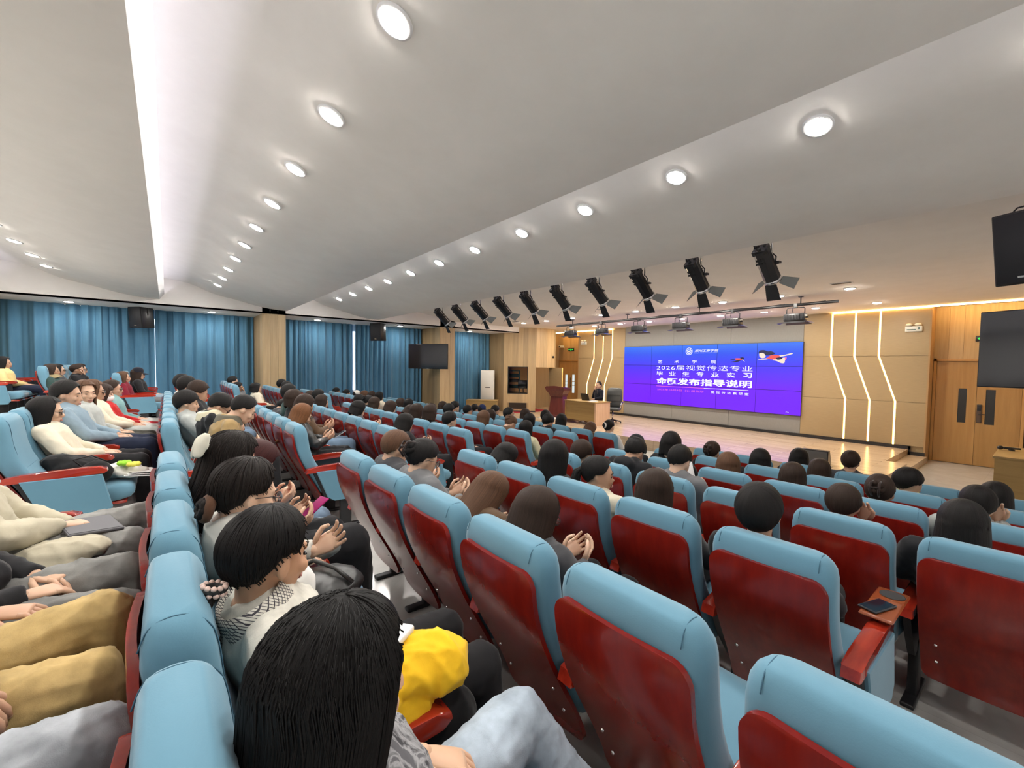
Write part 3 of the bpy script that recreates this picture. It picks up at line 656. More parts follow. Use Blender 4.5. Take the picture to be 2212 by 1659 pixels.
# ---------------------------------------------------------------- signs on the front wall
M_green = mat('lit_green_sign', (0, .05, 0), .4, emit=(.04, .85, .10), es=1.6)
M_signw = mat('sign_white', (.75, .76, .70), .4)
def exit_sign(x, z, y, lab):
    t = thing('exit_sign', lab, 'sign', (x, y, z))
    MB().rbox(-.18, .18, -.03, 0, -.065, .065, .006).build('housing', M_blackp, t)
    g_ = MB()
    # running figure between two arrows
    g_.ell((0.0, -.031, .040), (.012, .003, .013)).prism([(-.015, .025), (.02, .028), (.012, -.008), (-.012, -.012)], -.034, -.030, 'y')
    g_.prism([(-.012, -.008), (.004, -.008), (-.02, -.05), (-.034, -.047)], -.034, -.030, 'y').prism([(.0, -.006), (.013, -.006), (.032, -.022), (.028, -.048), (.018, -.046), (.021, -.026)], -.034, -.030, 'y')
    g_.prism([(.016, .026), (.04, .008), (.034, .002), (.012, .014)], -.034, -.030, 'y').prism([(-.014, .024), (-.038, .010), (-.03, .002), (-.01, .012)], -.034, -.030, 'y')
    g_.prism([(-.15, 0), (-.115, .03), (-.115, .011), (-.06, .011), (-.06, -.011), (-.115, -.011), (-.115, -.03)], -.034, -.030, 'y')
    g_.prism([(.15, 0), (.115, .03), (.115, .011), (.06, .011), (.06, -.011), (.115, -.011), (.115, -.03)], -.034, -.030, 'y')
    g_.build('running_figure', M_green, t); return t
exit_sign(-13.96, 2.955, 14.6, 'lit green exit sign above the door behind the lecturer')
exit_sign(-1.0, 2.94, 14.6, 'small lit green exit sign partly behind the television by the exit doors')
M_lampw = mat('lamp_cream', (.78, .74, .62), .35)
for x, lab in ((-2.17, 'white twin-head emergency light on the tan wall near the exit doors'), (-12.72, 'white twin-head emergency light on the tan wall above the lecturer')):
    t = thing('emergency_light', lab, 'emergency light', (x, 14.1, 3.19))
    MB().rbox(-.155, .155, -.06, 0, -.07, .06, .012).build('housing', M_signw, t)
    MB().box(-.12, .04, -.062, -.059, -.035, -.012).box(.08, .11, -.062, -.059, -.02, .03).build('label_print', mat('print_grey', (.12, .2, .18), .6), t)
    for sx in (-.085, .075): MB().ell((sx, -.05, .095), (.065, .05, .035)).cyl((sx, -.03, .06), (sx, -.04, .09), .015, 8).build('lamp_head', M_lampw, t)
t = thing('security_camera', 'white security camera on the oak wall beside the green exit sign', 'camera', (-14.45, 14.6, 3.09))
MB().rbox(-.1, .1, -.26, -.08, -.045, .055, .02).build('housing', M_signw, t)
MB().cyl((-.02, -.255, 0), (-.02, -.285, -.004), .035, 12).build('lens', M_blackp, t)
MB().cyl((.05, -.1, -.02), (.05, 0, -.06), .016, 8).build('bracket', M_signw, t)
t = thing('wall_knob_camera', 'small dark round device on the corner of the oak booth', 'camera', (-13.23, 12.72, 2.56))
MB().ell((.04, 0, 0), (.04, .045, .05)).build('dome', M_blackp, t); MB().cyl((0, 0, 0), (.03, 0, 0), .02, 8).build('mount', M_signw, t)

# ---------------------------------------------------------------- lecturer's desk, lectern, office chair
dk = thing('lecturer_desk', 'oak lecturer desk with a closed front panel on the stage', 'desk', (-9.7, 10.62, .27))
MB().rbox(-.7, .7, -.06, .72, .735, .765, .004).build('desktop', M_desk, dk)
MB().box(-.66, .62, 0, .02, .13, .735).build('front_panel', M_desk, dk)
MB().box(-.68, -.655, -.02, .68, 0, .735).build('side_panel', M_desk, dk)
MB().box(.62, .68, -.02, .68, 0, .735).build('side_panel', wood('pinkish_desk_end', (.47, .30, .18), (.60, .42, .28), 5, .4, 'z'), dk)
MB().box(-.655, .62, .1, .6, .70, .735).build('frame', M_desk, dk)
MB().rbox(.2, .6, .1, .6, .08, .7, .004).build('drawer_unit', M_desk, dk)
lt = thing('laptop', 'black laptop open on the lecturer desk facing the woman', 'laptop', (-9.75, 10.95, 1.037))
MB().rbox(-.17, .17, -.01, .23, 0, .016, .004).build('keyboard_base', M_blackp, lt)
MB().rbox(-.17, .17, -.006, .004, 0, .24, .004, M=Matrix.Translation((0, -.012, .01)) @ Matrix.Rotation(.35, 4, 'X')).build('lid', M_blackp, lt)
pp = thing('paper_sheets', 'white paper sheets on the lecturer desk beside the laptop', 'paper', (-9.42, 10.9, 1.036))
M_paper = mat('white_paper', (.8, .8, .8), .7)
for i in range(3): MB().box(-.1, .11, -.14, .15, i * .003, i * .003 + .002, M=Matrix.Rotation(.2 * i - .2, 4, 'Z')).build('sheet', M_paper, pp)
M_maroon = wood('dark_mahogany', (.075, .014, .011), (.14, .030, .022), 5, .3)
le = thing('lectern', 'dark mahogany lectern with a flared top on the stage', 'lectern', (-11.35, 11.25, .27), math.radians(14))
def rect(hx, y0, y1, z): return [(-hx, y0, z), (hx, y0, z), (hx, y1, z), (-hx, y1, z)]
MB().loft([rect(.34, -.22, .22, 0), rect(.34, -.22, .22, .10), rect(.31, -.19, .19, .12)], smooth=False).build('plinth', M_maroon, le)
MB().loft([rect(.30, -.18, .18, .12), rect(.25, -.14, .16, .80)], smooth=False).build('column', M_maroon, le)
MB().loft([rect(.27, -.17, .18, .80), rect(.28, -.20, .19, .88), rect(.38, -.28, .22, 1.02), rect(.40, -.30, .22, 1.10)], smooth=False).build('head', M_maroon, le)
MB().prism([(-.40, 1.10), (.40, 1.10), (.40, 1.13), (.2, 1.17), (0, 1.185), (-.2, 1.17), (-.40, 1.13)], -.31, -.27, 'y').build('front_crest', M_maroon, le)
MB().add([(-.38, -.27, 1.16), (.38, -.27, 1.16), (.38, .22, 1.10), (-.38, .22, 1.10), (-.38, -.27, 1.10), (.38, -.27, 1.10), (.38, .22, 1.09), (-.38, .22, 1.09)], [(0, 1, 2, 3), (7, 6, 5, 4), (0, 4, 5, 1), (1, 5, 6, 2), (2, 6, 7, 3), (3, 7, 4, 0)]).build('top', M_maroon, le)
lb = thing('white_board_base', 'low white slab on the stage floor at the foot of the lectern', 'base', (-11.36, 10.85, .27), math.radians(14))
MB().rbox(-.42, .42, -.18, .16, 0, .035, .006).build('slab', M_signw, lb)
M_leather = mat('grey_black_leather', (.055, .06, .06), .4)
oc = thing('office_chair', 'grey black leather office chair behind the lecturer desk', 'chair', (-9.35, 11.85, .27), math.radians(28))
MB().lathe([(.025, .06), (.025, .42)], n=10).build('gas_post', M_chrome, oc)
for i in range(5):
    a = 2 * PI * i / 5; l_ = MB().tube([(0, 0, .10), (.28 * math.cos(a), .28 * math.sin(a), .065)], [.03, .018], 8).build('leg', M_blackp, oc)
    MB().cyl((.28 * math.cos(a) - .02, .28 * math.sin(a), .03), (.28 * math.cos(a) + .02, .28 * math.sin(a), .03), .03, 10).build('caster', M_rubber, l_)
MB().rbox(-.26, .26, -.26, .25, .42, .52, .04, seg=3).build('seat', M_leather, oc)
rg = []
for z, y, hw, th in ((.50, .22, .22, .04), (.62, .26, .25, .05), (.85, .28, .27, .05), (1.05, .31, .26, .05), (1.15, .34, .22, .04), (1.18, .345, .15, .02)):
    rg.append([(-hw, y, z), (-hw * .8, y - th, z), (hw * .8, y - th, z), (hw, y, z), (hw * .8, y + th * .6, z), (-hw * .8, y + th * .6, z)])
MB().loft(rg).build('backrest', M_leather, oc)
for z in (.72, .92): MB().box(-.22, .22, .205 + (z - .72) * .1, .215 + (z - .72) * .1, z, z + .008).build('seam', M_rubber, oc)
for sx in (-1, 1): MB().tube([(sx * .27, .2, .52), (sx * .32, .16, .70), (sx * .32, -.12, .71), (sx * .27, -.16, .50)], .016, 8).build('armrest', M_chrome, oc)

# stage monitor wedge
wg = thing('stage_monitor', 'dark grey wedge-shaped monitor speaker lying on the stage edge', 'speaker', (-2.93, 10.2, .27), math.radians(6))
MB().prism([(-.17, 0), (.17, 0), (.15, .10), (-.02, .30), (-.15, .30)], -.22, .22, 'x').build('cabinet', M_blackp, wg)
M_gr2 = mat('worn_grey_grille', (.10, .10, .10), .7)
MB().box(-.20, .20, -.176, -.168, .02, .28).build('grille', M_gr2, wg)
MB().tube([(.1, -.2, .01), (.16, -.26, .01), (.25, -.22, .01), (.28, -.12, .01)], .008, 6).build('cable', M_signw, wg)

# side desk with an upright air conditioner behind
sd = thing('side_desk', 'low oak desk with a closed front before the white air conditioner', 'desk', (-14.1, 9.75, 0), math.radians(48))
MB().rbox(-.62, .62, -.3, .32, .77, .80, .004).build('desktop', M_desk, sd)
MB().box(-.6, .6, -.28, -.26, 0, .77).build('front_panel', M_desk, sd)
for x in (-.6, .58): MB().box(x, x + .02, -.26, .3, 0, .77).build('side_panel', M_desk, sd)
MB().box(-.58, .58, -.2, .28, .4, .42).build('shelf', M_desk, sd)
M_acw = mat('air_conditioner_white', (.74, .72, .66), .28)
ac = thing('air_conditioner', 'tall white upright air conditioner standing by the blue curtain corner', 'air conditioner', (-14.6, 10.36, .0), math.radians(48))
MB().rbox(-.27, .27, -.19, .19, 0, 1.96, .012).build('cabinet', M_acw, ac)
MB().rbox(-.25, .25, -.2, -.185, .12, .55, .004).build('lower_panel', M_acw, ac)
for i in range(5): MB().box(-.22, .22, -.205, -.198, .60 + i * .022, .608 + i * .022).build('slat', M_signw, ac)
MB().rbox(-.25, .25, -.2, -.185, .75, 1.9, .004).build('front_panel', M_acw, ac)
MB().box(-.08, .12, -.205, -.199, 1.25, 1.275).build('display', M_blackp, ac)

# control desk by the doors with a microphone lying on it
cd = thing('control_desk', 'oak control desk standing before the exit doors', 'desk', (.10, 10.1, 0))
MB().rbox(-.62, .65, -.76, .66, .915, .95, .004).build('desktop', M_desk, cd)
MB().box(-.6, .63, -.74, -.71, 0, .915).build('front_panel', M_desk, cd)
for x in (-.6, .60): MB().box(x, x + .03, -.71, .62, 0, .915).build('side_panel', M_desk, cd)
mc = thing('handheld_microphone', 'black microphone lying on the control desk by the doors', 'microphone', (-.38, 10.22, .986), math.radians(-75))
MB().lathe([(.014, 0), (.02, .17), (.021, .18)], n=12, M=Matrix.Rotation(PI / 2, 4, 'X') @ Matrix.Translation((0, 0, -.1))).build('body', M_blackp, mc)
MB().ell((0, -.115, 0), (.031, .036, .031)).build('grille_ball', M_black, mc)
MB().rbox(-.06, .06, -.02, .03, -.036, -.016, .006).build('rest', M_rubber, mc)

# ---------------------------------------------------------------- blue curtains
def curtain(y0, y1, seed, lab, fold=.25):
    r = np.random.RandomState(seed); n = int((y1 - y0) / .012); ys = np.linspace(y0, y1, n)
    ph = np.cumsum(np.full(n, .012) / fold * (1 + .55 * np.interp(ys, np.linspace(y0, y1, 14), r.uniform(-1, 1, 14)))) * 2 * PI
    amp = np.interp(ys, np.linspace(y0, y1, 18), r.uniform(.6, 1.15, 18)) * .068
    pr = np.sin(ph); dx = np.sign(pr) * np.abs(pr) ** .7 * amp + .016 * np.sin(ph * 2.3 + 1)
    dy = .018 * np.sin(ph * 2)
    P = []
    for k, z in enumerate(np.linspace(.02, ZC + 1.365, 12)):
        t = z / 3.5; q = .72 + .28 * (1 - t) + .06 * np.sin(3 * t + ph * .05)
        P.append([(-15.09 + dx[i] * q[i] + .012 * math.sin(z * 2 + i * .02), ys[i] + dy[i] * q[i], z) for i in range(n)])
    t = thing('blue_curtain', lab, 'curtain', (0, 0, 0)); t.location = (-15.09, (y0 + y1) / 2, 0)
    P = [[(x + 15.09, y - (y0 + y1) / 2, z) for x, y, z in row] for row in P]
    MB().grid(P).build('cloth', M_curtain, t, fix=False)
    hd = [[(x * 1.05, y, z) for x, y, _ in P[-1]] for z in (ZC + 1.27, ZC + 1.36)]
    MB().grid(hd).build('heading_tape', M_curtain, t, fix=False)
curtain(-4.2, -.235, 1, 'wide blue pleated curtain behind the rear loudspeaker, nearest the room rear')
curtain(-.245, 2.05, 2, 'blue pleated curtain between the rear loudspeaker and the nearest oak pillar')
curtain(2.68, 5.035, 3, 'blue pleated curtain just past the nearest oak pillar, beside a slit of daylight', .17)
curtain(5.06, 7.6, 4, 'blue pleated curtain behind the second loudspeaker, up to the television pillar', .19)
curtain(8.25, 10.78, 5, 'blue pleated curtain between the television pillar and the oak booth', .17)
struct(MB().cyl((-15.16, -4.3, ZC + 1.345), (-15.16, 10.8, ZC + 1.345), .012, 6).build('trim_9', M_white))
# ---------------------------------------------------------------- auditorium seats
def interp(z, tab): return float(np.interp(z, [a for a, _ in tab], [b for _, b in tab]))
REAR = [(.22, .285), (.30, .262), (.40, .215), (.50, .160), (.60, .105), (.70, .058), (.80, .022), (.90, .004), (1.04, .0)]
FRONT = [(.36, .375), (.46, .345), (.56, .280), (.66, .216), (.76, .172), (.86, .152), (.94, .142), (1.0, .130), (1.04, .105)]
def smoothtab(T):
    P = catmull(T, 4); return P
REAR_S, FRONT_S = smoothtab(REAR), smoothtab(FRONT)
def rrect(hw, y0, y1, z, r, n=3):
    """rounded rectangle ring in a horizontal plane"""
    out = []
    for cx_, cy_, a0 in ((hw - r, y1 - r, 0), (-hw + r, y1 - r, 90), (-hw + r, y0 + r, 180), (hw - r, y0 + r, 270)):
        for k in range(n + 1):
            a = math.radians(a0 + 90 * k / n); out.append((cx_ + r * math.cos(a), cy_ + r * math.sin(a), z))
    return out
def seat_proto(name, end):
    t = thing(name, 'x', 'seat')
    # padded back: wraps over the top and the sides of the red shell
    rings = []
    for z in (.36, .42, .5, .58, .66, .74, .82, .90, .955, .99, 1.015, 1.032, 1.04):
        y0 = interp(z, REAR_S) + .012; y1 = interp(z, FRONT_S); hw = .232
        if z > .955:
            q = (z - .955) / .085; s = math.sqrt(max(1 - q * q, 0.0)); hw = .232 - .055 * (1 - s); y0 += .022 * (1 - s); y1 -= .004 * (1 - s)
        hw -= .012 * max(0, (.6 - z) / .24)
        rings.append(rrect(hw, y0, y1, z, min(.045, (y1 - y0) * .45), 3))
    MB().loft(rings).build('backrest', M_blue, t)
    # seam running over the shoulders and down beside the shell
    for sx in (-1, 1):
        MB().tube(catmull([(sx * .187, interp(.985, REAR_S) + .010, .985), (sx * .186, .027, 1.024), (sx * .184, .06, 1.0375), (sx * .185, .098, 1.030), (sx * .187, .130, .995), (sx * .19, .143, .94), (sx * .192, .151, .86), (sx * .192, .170, .765)], 4), .0016, 4).build('seam', M_seam, t)
    MB().tube([(-.18, .209, .672), (0, .210, .672), (.18, .209, .672)], .0016, 4).build('seam', M_seam, t)
    # lacquered plywood shell
    sh = []; zs = np.array([.235, .238, .246, .258, .272, .285] + list(np.linspace(.32, .87, 13)) + [.900, .915, .928, .939, .947, .953, .955]); hwS = .222
    F, B = [], []
    nx = 15
    for z in zs:
        q = 0
        r = .06
        if z > .955 - r: q = r - math.sqrt(max(r * r - (z - (.955 - r)) ** 2, 0))
        rb = .05
        if z < .235 + rb: q = rb - math.sqrt(max(rb * rb - ((.235 + rb) - z) ** 2, 0))
        hw = hwS - q * .95; y = interp(z, REAR_S)
        row = [(-hw + 2 * hw * i / (nx - 1), y - .016 + .010 * (2 * i / (nx - 1) - 1) ** 2, z) for i in range(nx)]
        B.append(row); F.append([(x, yy + .018, zz) for x, yy, zz in row])
    b = MB(); b.grid(B); b.grid(F)
    k = len(zs) * nx
    for r_ in range(len(zs) - 1):
        for c in (0, nx - 1): b.f.append((r_ * nx + c, (r_ + 1) * nx + c, k + (r_ + 1) * nx + c, k + r_ * nx + c)); b.mi.append(0); b.sm.append(True)
    for r_ in (0, len(zs) - 1):
        for c in range(nx - 1): b.f.append((r_ * nx + c, r_ * nx + c + 1, k + r_ * nx + c + 1, k + r_ * nx + c)); b.mi.append(0); b.sm.append(True)
    sharp(b.build('back_shell', M_red, t), 50)
    # cushion, its wooden pan
    rings = []
    for y, z0, z1, hw in ((.31, .37, .455, .20), (.33, .355, .465, .225), (.45, .345, .47, .228), (.60, .35, .482, .228), (.70, .36, .488, .226), (.76, .375, .478, .22), (.785, .40, .455, .205)):
        rings.append([(x, y, z) for x, z, _ in [(a, b_, 0) for a, b_ in ((hw, z0 + .02), (hw, z1 - .03), (hw - .012, z1 - .008), (hw - .04, z1), (-hw + .04, z1), (-hw + .012, z1 - .008), (-hw, z1 - .03), (-hw, z0 + .02), (-hw + .02, z0), (hw - .02, z0))]])
    MB().loft(rings).build('seat', M_blue2, t)
    MB().rbox(-.20, .20, .33, .74, .325, .352, .01).build('seat_pan', M_arm, t)
    def arm(x, outer):
        prof = [(.10, .585), (.115, .625), (.20, .640), (.50, .652), (.60, .650), (.635, .635), (.64, .615), (.62, .60), (.2, .585)]
        a = MB(); n = len(prof); rg = []
        for xx, s in ((-.034, .96), (-.03, 1.0), (.03, 1.0), (.034, .96)):
            cy_, cz = .37, .615; rg.append([(x + xx, cy_ + (p - cy_) * s, cz + (q - cz) * s) for p, q in prof])
        a.loft(rg, smooth=False); sharp(a.build('armrest', M_arm, t), 35)
        if outer:
            q = [(.16, .60), (.60, .60), (.66, .34), (.62, .29), (.33, .29), (.27, .34)]
            sx = 1 if x > 0 else -1
            MB().prism(q, x - .028 * sx, x + .022 * sx, 'x').build('arm_core', M_black, t)
            qq = [(.19, .595), (.61, .595), (.665, .34), (.63, .285), (.36, .285), (.295, .33)]
            e = MB(); e.loft([[(x + .018 * sx, p, q_) for p, q_ in qq], [(x + .034 * sx, p, q_) for p, q_ in qq], [(x + .040 * sx, p * .97 + .013, q_ * .97 + .013) for p, q_ in qq]], smooth=False)
            e.build('end_panel', M_blue, t)
        else:
            MB().prism([(.15, .60), (.58, .60), (.60, .30), (.36, .28), (.25, .42)], x - .016, x + .016, 'x').build('arm_core', M_black, t)
        MB().rbox(x - .022, x + .022, .42, .53, .02, .34, .006).build('pedestal', M_black, t)
        MB().rbox(x - .03, x + .03, .30, .66, 0, .026, .008).build('foot_plate', M_black, t)
    arm(.274, end in ('right', 'single'))
    if end in ('left',): arm(-.274, True)
    for x in (-.16, .16):
        for z in (.36, .47):
            y = interp(z, REAR_S) - .016 + .010 * (x / .222) ** 2
            MB().lathe([(.0, .003), (.005, .003), (.007, .001), (.007, 0)], n=8, M=Matrix.Translation((x, y - .001, z)) @ Matrix.Rotation(PI / 2 - .42, 4, 'X')).build('bolt', M_chrome, t)
    return t
S_mid, S_left, S_right = seat_proto('auditorium_seat', ''), seat_proto('auditorium_seat', 'left'), seat_proto('auditorium_seat', 'right')
ROWN = {5: 'first', 4: 'second', 3: 'third', 2: 'fourth', 1: 'fifth', 0: 'sixth', -1: 'seventh', -2: 'eighth', -3: 'ninth', -4: 'tenth'}
MX = [-2.90 + .548 * k for k in range(6)]
LX = [-4.708 - .545 * k for k in range(9)]
LLX = [-10.93 - .54 * k for k in range(6)]
used = set(); SEATS = {}
def put_seat(proto, x, y, z, lab, grp):
    first = id(proto) not in used; used.add(id(proto))
    o = proto if first else copy_tree(proto)
    o.location = (x, y, z); tag(o, lab, 'seat', grp); return o
def rows(block, xs, ns, Yf, Zf, count, fromright):
    nm = {'M': 'doors block', 'L': 'middle block', 'LL': 'curtain block'}[block]
    for n in ns:
        c = count(n); xx = xs[:c]
        lo, hi = min(xx), max(xx)
        for k, x in enumerate(xx):
            p = S_right if x == hi else S_left if x == lo else S_mid
            SEATS[block, n, k] = put_seat(p, x, Yf(n), Zf(n), 'blue seat with red lacquered back, %s from the aisle, %s row from stage, %s' % (ORD[k], ROWN[n], nm), 'auditorium seats in the ' + nm)
rows('M', MX, range(5, -3, -1), rowY, rowZ, lambda n: 5 if n in (1, -1) else 6, False)
rows('L', LX, range(5, -3, -1), rowY, rowZ, lambda n: 9, True)
rows('LL', LLX, range(5, -5, -1), rowYL, rowZL, lambda n: 6 if n in (5, 4, 3) else 5, True)
# ---------------------------------------------------------------- people: builders
M_skin = mat('skin', (.55, .33, .22), .5, spec=.35)
nodes(M_skin)[2].inputs['Subsurface Weight'].default_value = .12; nodes(M_skin)[2].inputs['Subsurface Radius'].default_value = (.9, .3, .15); nodes(M_skin)[2].inputs['Subsurface Scale'].default_value = .008
setcol(M_skin, mix(M_skin, 1.0, objcol(M_skin), ramp(M_skin, noise(M_skin, coords(M_skin), 14, 3), [(.3, (.93, .90, .88)), (.7, (1.03, 1.02, 1.02))]), 'MULTIPLY'))
M_cloth = fabric('clothing', (1, 1, 1), .10, 400, .10, .15, use_obj=True, blot=9)
M_denim = fabric('denim', (1, 1, 1), .22, 500, .15, .1, use_obj=True, blot=6)
M_leathr = mat('smooth_leather', (.015, .015, .015), .38)
M_hair = mat('hair', (.012, .010, .009), .5, spec=.16)
_at = N(M_hair, 'ShaderNodeAttribute', attribute_name='strand'); _mp = N(M_hair, 'ShaderNodeMapping'); _mp.inputs['Scale'].default_value = (48, 1.6, 1)
M_hair.node_tree.links.new(_at.outputs['Vector'], _mp.inputs[0])
_n = noise(M_hair, _mp.outputs[0], 1.0, 5, .65)
setcol(M_hair, mix(M_hair, 1.0, objcol(M_hair), ramp(M_hair, _n, [(.3, (.45, .45, .45)), (.7, (1.5, 1.45, 1.4))]), 'MULTIPLY'))
bump(M_hair, _n, .6, .005)
M_eye = mat('dark_eye', (.01, .008, .007), .2); M_brow = mat('brow', (.02, .015, .012), .8); M_lip = mat('lips', (.36, .15, .13), .5)
M_sole = mat('shoe_white', (.72, .70, .64), .6)
M_lens = mat('spectacle_lens', (.9, .9, .92), .05); nodes(M_lens)[2].inputs['Transmission Weight'].default_value = .9; nodes(M_lens)[2].inputs['IOR'].default_value = 1.05

def vec(*a): return Vector(a)
def cap(mb, pts, r, n=10):
    """closed tapered limb with rounded ends"""
    mb.tube(pts, r, n); mb.ell(pts[0], (r[0],) * 3, 10, 8); mb.ell(pts[-1], (r[-1],) * 3, 10, 8)
def remesh(mb, voxel, it=3, wr=0, seed=0, adapt=0.0):
    m = mb.mesh('tmp'); o = bpy.data.objects.new('tmp', m); C.objects.link(o)
    md = o.modifiers.new('r', 'REMESH'); md.mode = 'VOXEL'; md.voxel_size = voxel; md.adaptivity = adapt; md.use_smooth_shade = True
    if it:
        sm = o.modifiers.new('s', 'SMOOTH'); sm.factor = .5; sm.iterations = it
    me = bpy.data.meshes.new_from_object(o.evaluated_get(bpy.context.evaluated_depsgraph_get()))
    bpy.data.objects.remove(o); bpy.data.meshes.remove(m)
    if wr:
        n = len(me.vertices); a = np.empty(n * 3); nn_ = np.empty(n * 3)
        me.vertices.foreach_get('co', a); me.vertices.foreach_get('normal', nn_); a = a.reshape(-1, 3); nn_ = nn_.reshape(-1, 3)
        r = np.random.RandomState(seed); d = np.zeros(n)
        for k in range(9):
            f = r.uniform(18, 60); w_ = r.normal(size=3) * (1, 1, .55); w_ /= np.linalg.norm(w_)
            ph = a @ w_ * f + r.uniform(0, 6) + 1.5 * np.sin(a @ r.normal(size=3) * 9)
            d += (1 - np.abs(np.sin(ph))) ** 2 * r.uniform(.3, 1) * 30 / (f + 12)
        d -= d.mean(); a = a + nn_ * (d * wr)[:, None]
        me.vertices.foreach_set('co', a.ravel()); me.update()
    me.polygons.foreach_set('use_smooth', [True] * len(me.polygons)); me.materials.clear()
    return me
def join_mb(me, mb):
    bm = bmesh.new(); bm.from_mesh(me); n0 = len(bm.verts); m2 = mb.mesh('t2'); bm.from_mesh(m2); bm.to_mesh(me); bm.free(); bpy.data.meshes.remove(m2)
    me.polygons.foreach_set('use_smooth', [True] * len(me.polygons)); return me
def hand(mb, M, s=1, curl=.5, side=1, spread=1):
    """palm and five bent fingers along +Y, palm facing -Z; side=+1 puts the thumb on +X"""
    rg = []
    for y, hw, th in ((-.02, .026, .020), (0, .028, .020), (.03, .037, .019), (.06, .042, .017), (.085, .041, .014), (.094, .036, .010)):
        rg.append([(hw * math.cos(a), y, th * math.sin(a) * .75) for a in [2 * PI * k / 10 for k in range(10)]])
    mb.loft(rg, M=M)
    for i, (x, L, r) in enumerate(((-.031, .058, .0078), (-.0105, .074, .0086), (.0105, .079, .0089), (.0305, .070, .0086))):
        x = x * 1.0; p = vec(x, .086, 0); pts = [vec(x, .07, 0), p]; ang = -.12 - .05 * i
        d = .10 * (i - 1.5) * spread
        for seg, q in ((.44, .9), (.31, 1.2), (.25, 1.0)):
            ang -= curl * q * .62; st = L * seg
            p = p + vec(math.sin(d) * st * (-1 if False else 1), math.cos(ang) * st, math.sin(ang) * st); pts.append(p)
        pts = [vec(q.x * side if side < 0 else q.x, q.y, q.z) for q in pts]
        mb.tube(pts, [r * 1.05, r * 1.05, r, r * .9, r * .66], 7, M=M)
        mb.ell(pts[-1], (r * .66,) * 3, 7, 5, M=M)
    t = [vec(side * .022, .012, -.004), vec(side * .045, .038, -.014), vec(side * .056, .066, -.022 - .01 * curl), vec(side * (.056 - .012 * curl), .090, -.030 - .012 * curl)]
    mb.tube(t, [.013, .0115, .0098, .0075], 7, M=M); mb.ell(t[-1], (.0075,) * 3, 7, 5, M=M)
def aim(p, d, up):
    """matrix at p with +Y along d and +Z close to up"""
    y = Vector(d).normalized(); x = y.cross(Vector(up)).normalized(); z = x.cross(y)
    return Matrix(((x.x, y.x, z.x, p[0]), (x.y, y.y, z.y, p[1]), (x.z, y.z, z.z, p[2]), (0, 0, 0, 1)))
def joints(lean=20, arms='lap', pitch=-6, yaw=0, roll=0, tl=.43, **ov):
    a = math.radians(lean); J = {}
    J['pel'] = vec(0, .43, .545); ax = vec(0, -math.sin(a), math.cos(a)); J['ax'] = ax
    J['fw'] = vec(0, math.cos(a), math.sin(a))
    J['neck'] = J['pel'] + ax * tl
    sh = J['pel'] + ax * (tl - .055)
    for s, k in ((-1, 'L'), (1, 'R')):
        J['sh' + k] = sh + vec(s * .172, 0, 0); J['hip' + k] = vec(s * .088, .44, .55); J['kn' + k] = vec(s * .12, .87, .565); J['an' + k] = vec(s * .12, .90, .10)
        J['toe' + k] = vec(s * .135, 1.04, .04)
        if arms == 'lap': J['el' + k] = vec(s * .25, .42, .70); J['wr' + k] = vec(s * .09, .62, .655); J['hd' + k] = (vec(-s * .5, .8, -.12), vec(0, .15, 1))
        elif arms == 'phone': J['el' + k] = vec(s * .24, .44, .74); J['wr' + k] = vec(s * .06, .60, .76); J['hd' + k] = (vec(-s * .22, .8, .42), vec(s * .75, .1, -.65))
        elif arms == 'rest': J['el' + k] = vec(s * .265, .36, .71); J['wr' + k] = vec(s * .25, .58, .685); J['hd' + k] = (vec(-s * .1, 1, -.15), vec(0, 0, 1))
        elif arms == 'fwd': J['el' + k] = vec(s * .24, .66, .74); J['el' + k] = vec(s * .25, .50, .74); J['wr' + k] = vec(s * .06, .68, .69); J['hd' + k] = (vec(-s * .2, .85, .35), vec(s * .75, .1, -.65))
        elif arms == 'cheek':
            J['el' + k] = vec(s * .25, .46, .74); J['wr' + k] = vec(s * .09, .50, .98) if s > 0 else vec(s * .06, .60, .70)
            J['hd' + k] = (vec(-s * .2, -.1, 1), vec(0, 1, 0)) if s > 0 else (vec(.6, .5, 0), vec(0, .1, 1))
    J['head'] = J['neck'] + vec(0, .015 + .035 * max(0, -lean / 12) + (-.0025 * pitch if pitch < 0 else 0) * .6, .128 + .0016 * pitch)
    J.update(ov)
    J['Mh'] = Matrix.Translation(J['head']) @ Matrix.Rotation(math.radians(yaw), 4, 'Z') @ Matrix.Rotation(math.radians(pitch), 4, 'X') @ Matrix.Rotation(math.radians(roll), 4, 'Y')
    return J
def torso(mb, J, inf, hips=True):
    rg = []; ax, fw = J['ax'], J['fw']; L = (J['neck'] - J['pel']).length
    tab = ((-.10, .13, .09), (-.05, .165, .115), (.05, .165, .115), (.15, .145, .10), (.25, .152, .108), (L - .10, .165, .108), (L - .04, .14, .085), (L + .005, .075, .065), (L + .03, .058, .056))
    for t, hw, d in tab:
        c = J['pel'] + ax * t
        rg.append([c + vec(1, 0, 0) * (hw + inf) * math.cos(q) + fw * (d + inf) * math.sin(q) for q in [2 * PI * k / 16 for k in range(16)]])
    mb.loft(rg if hips else rg[1:])
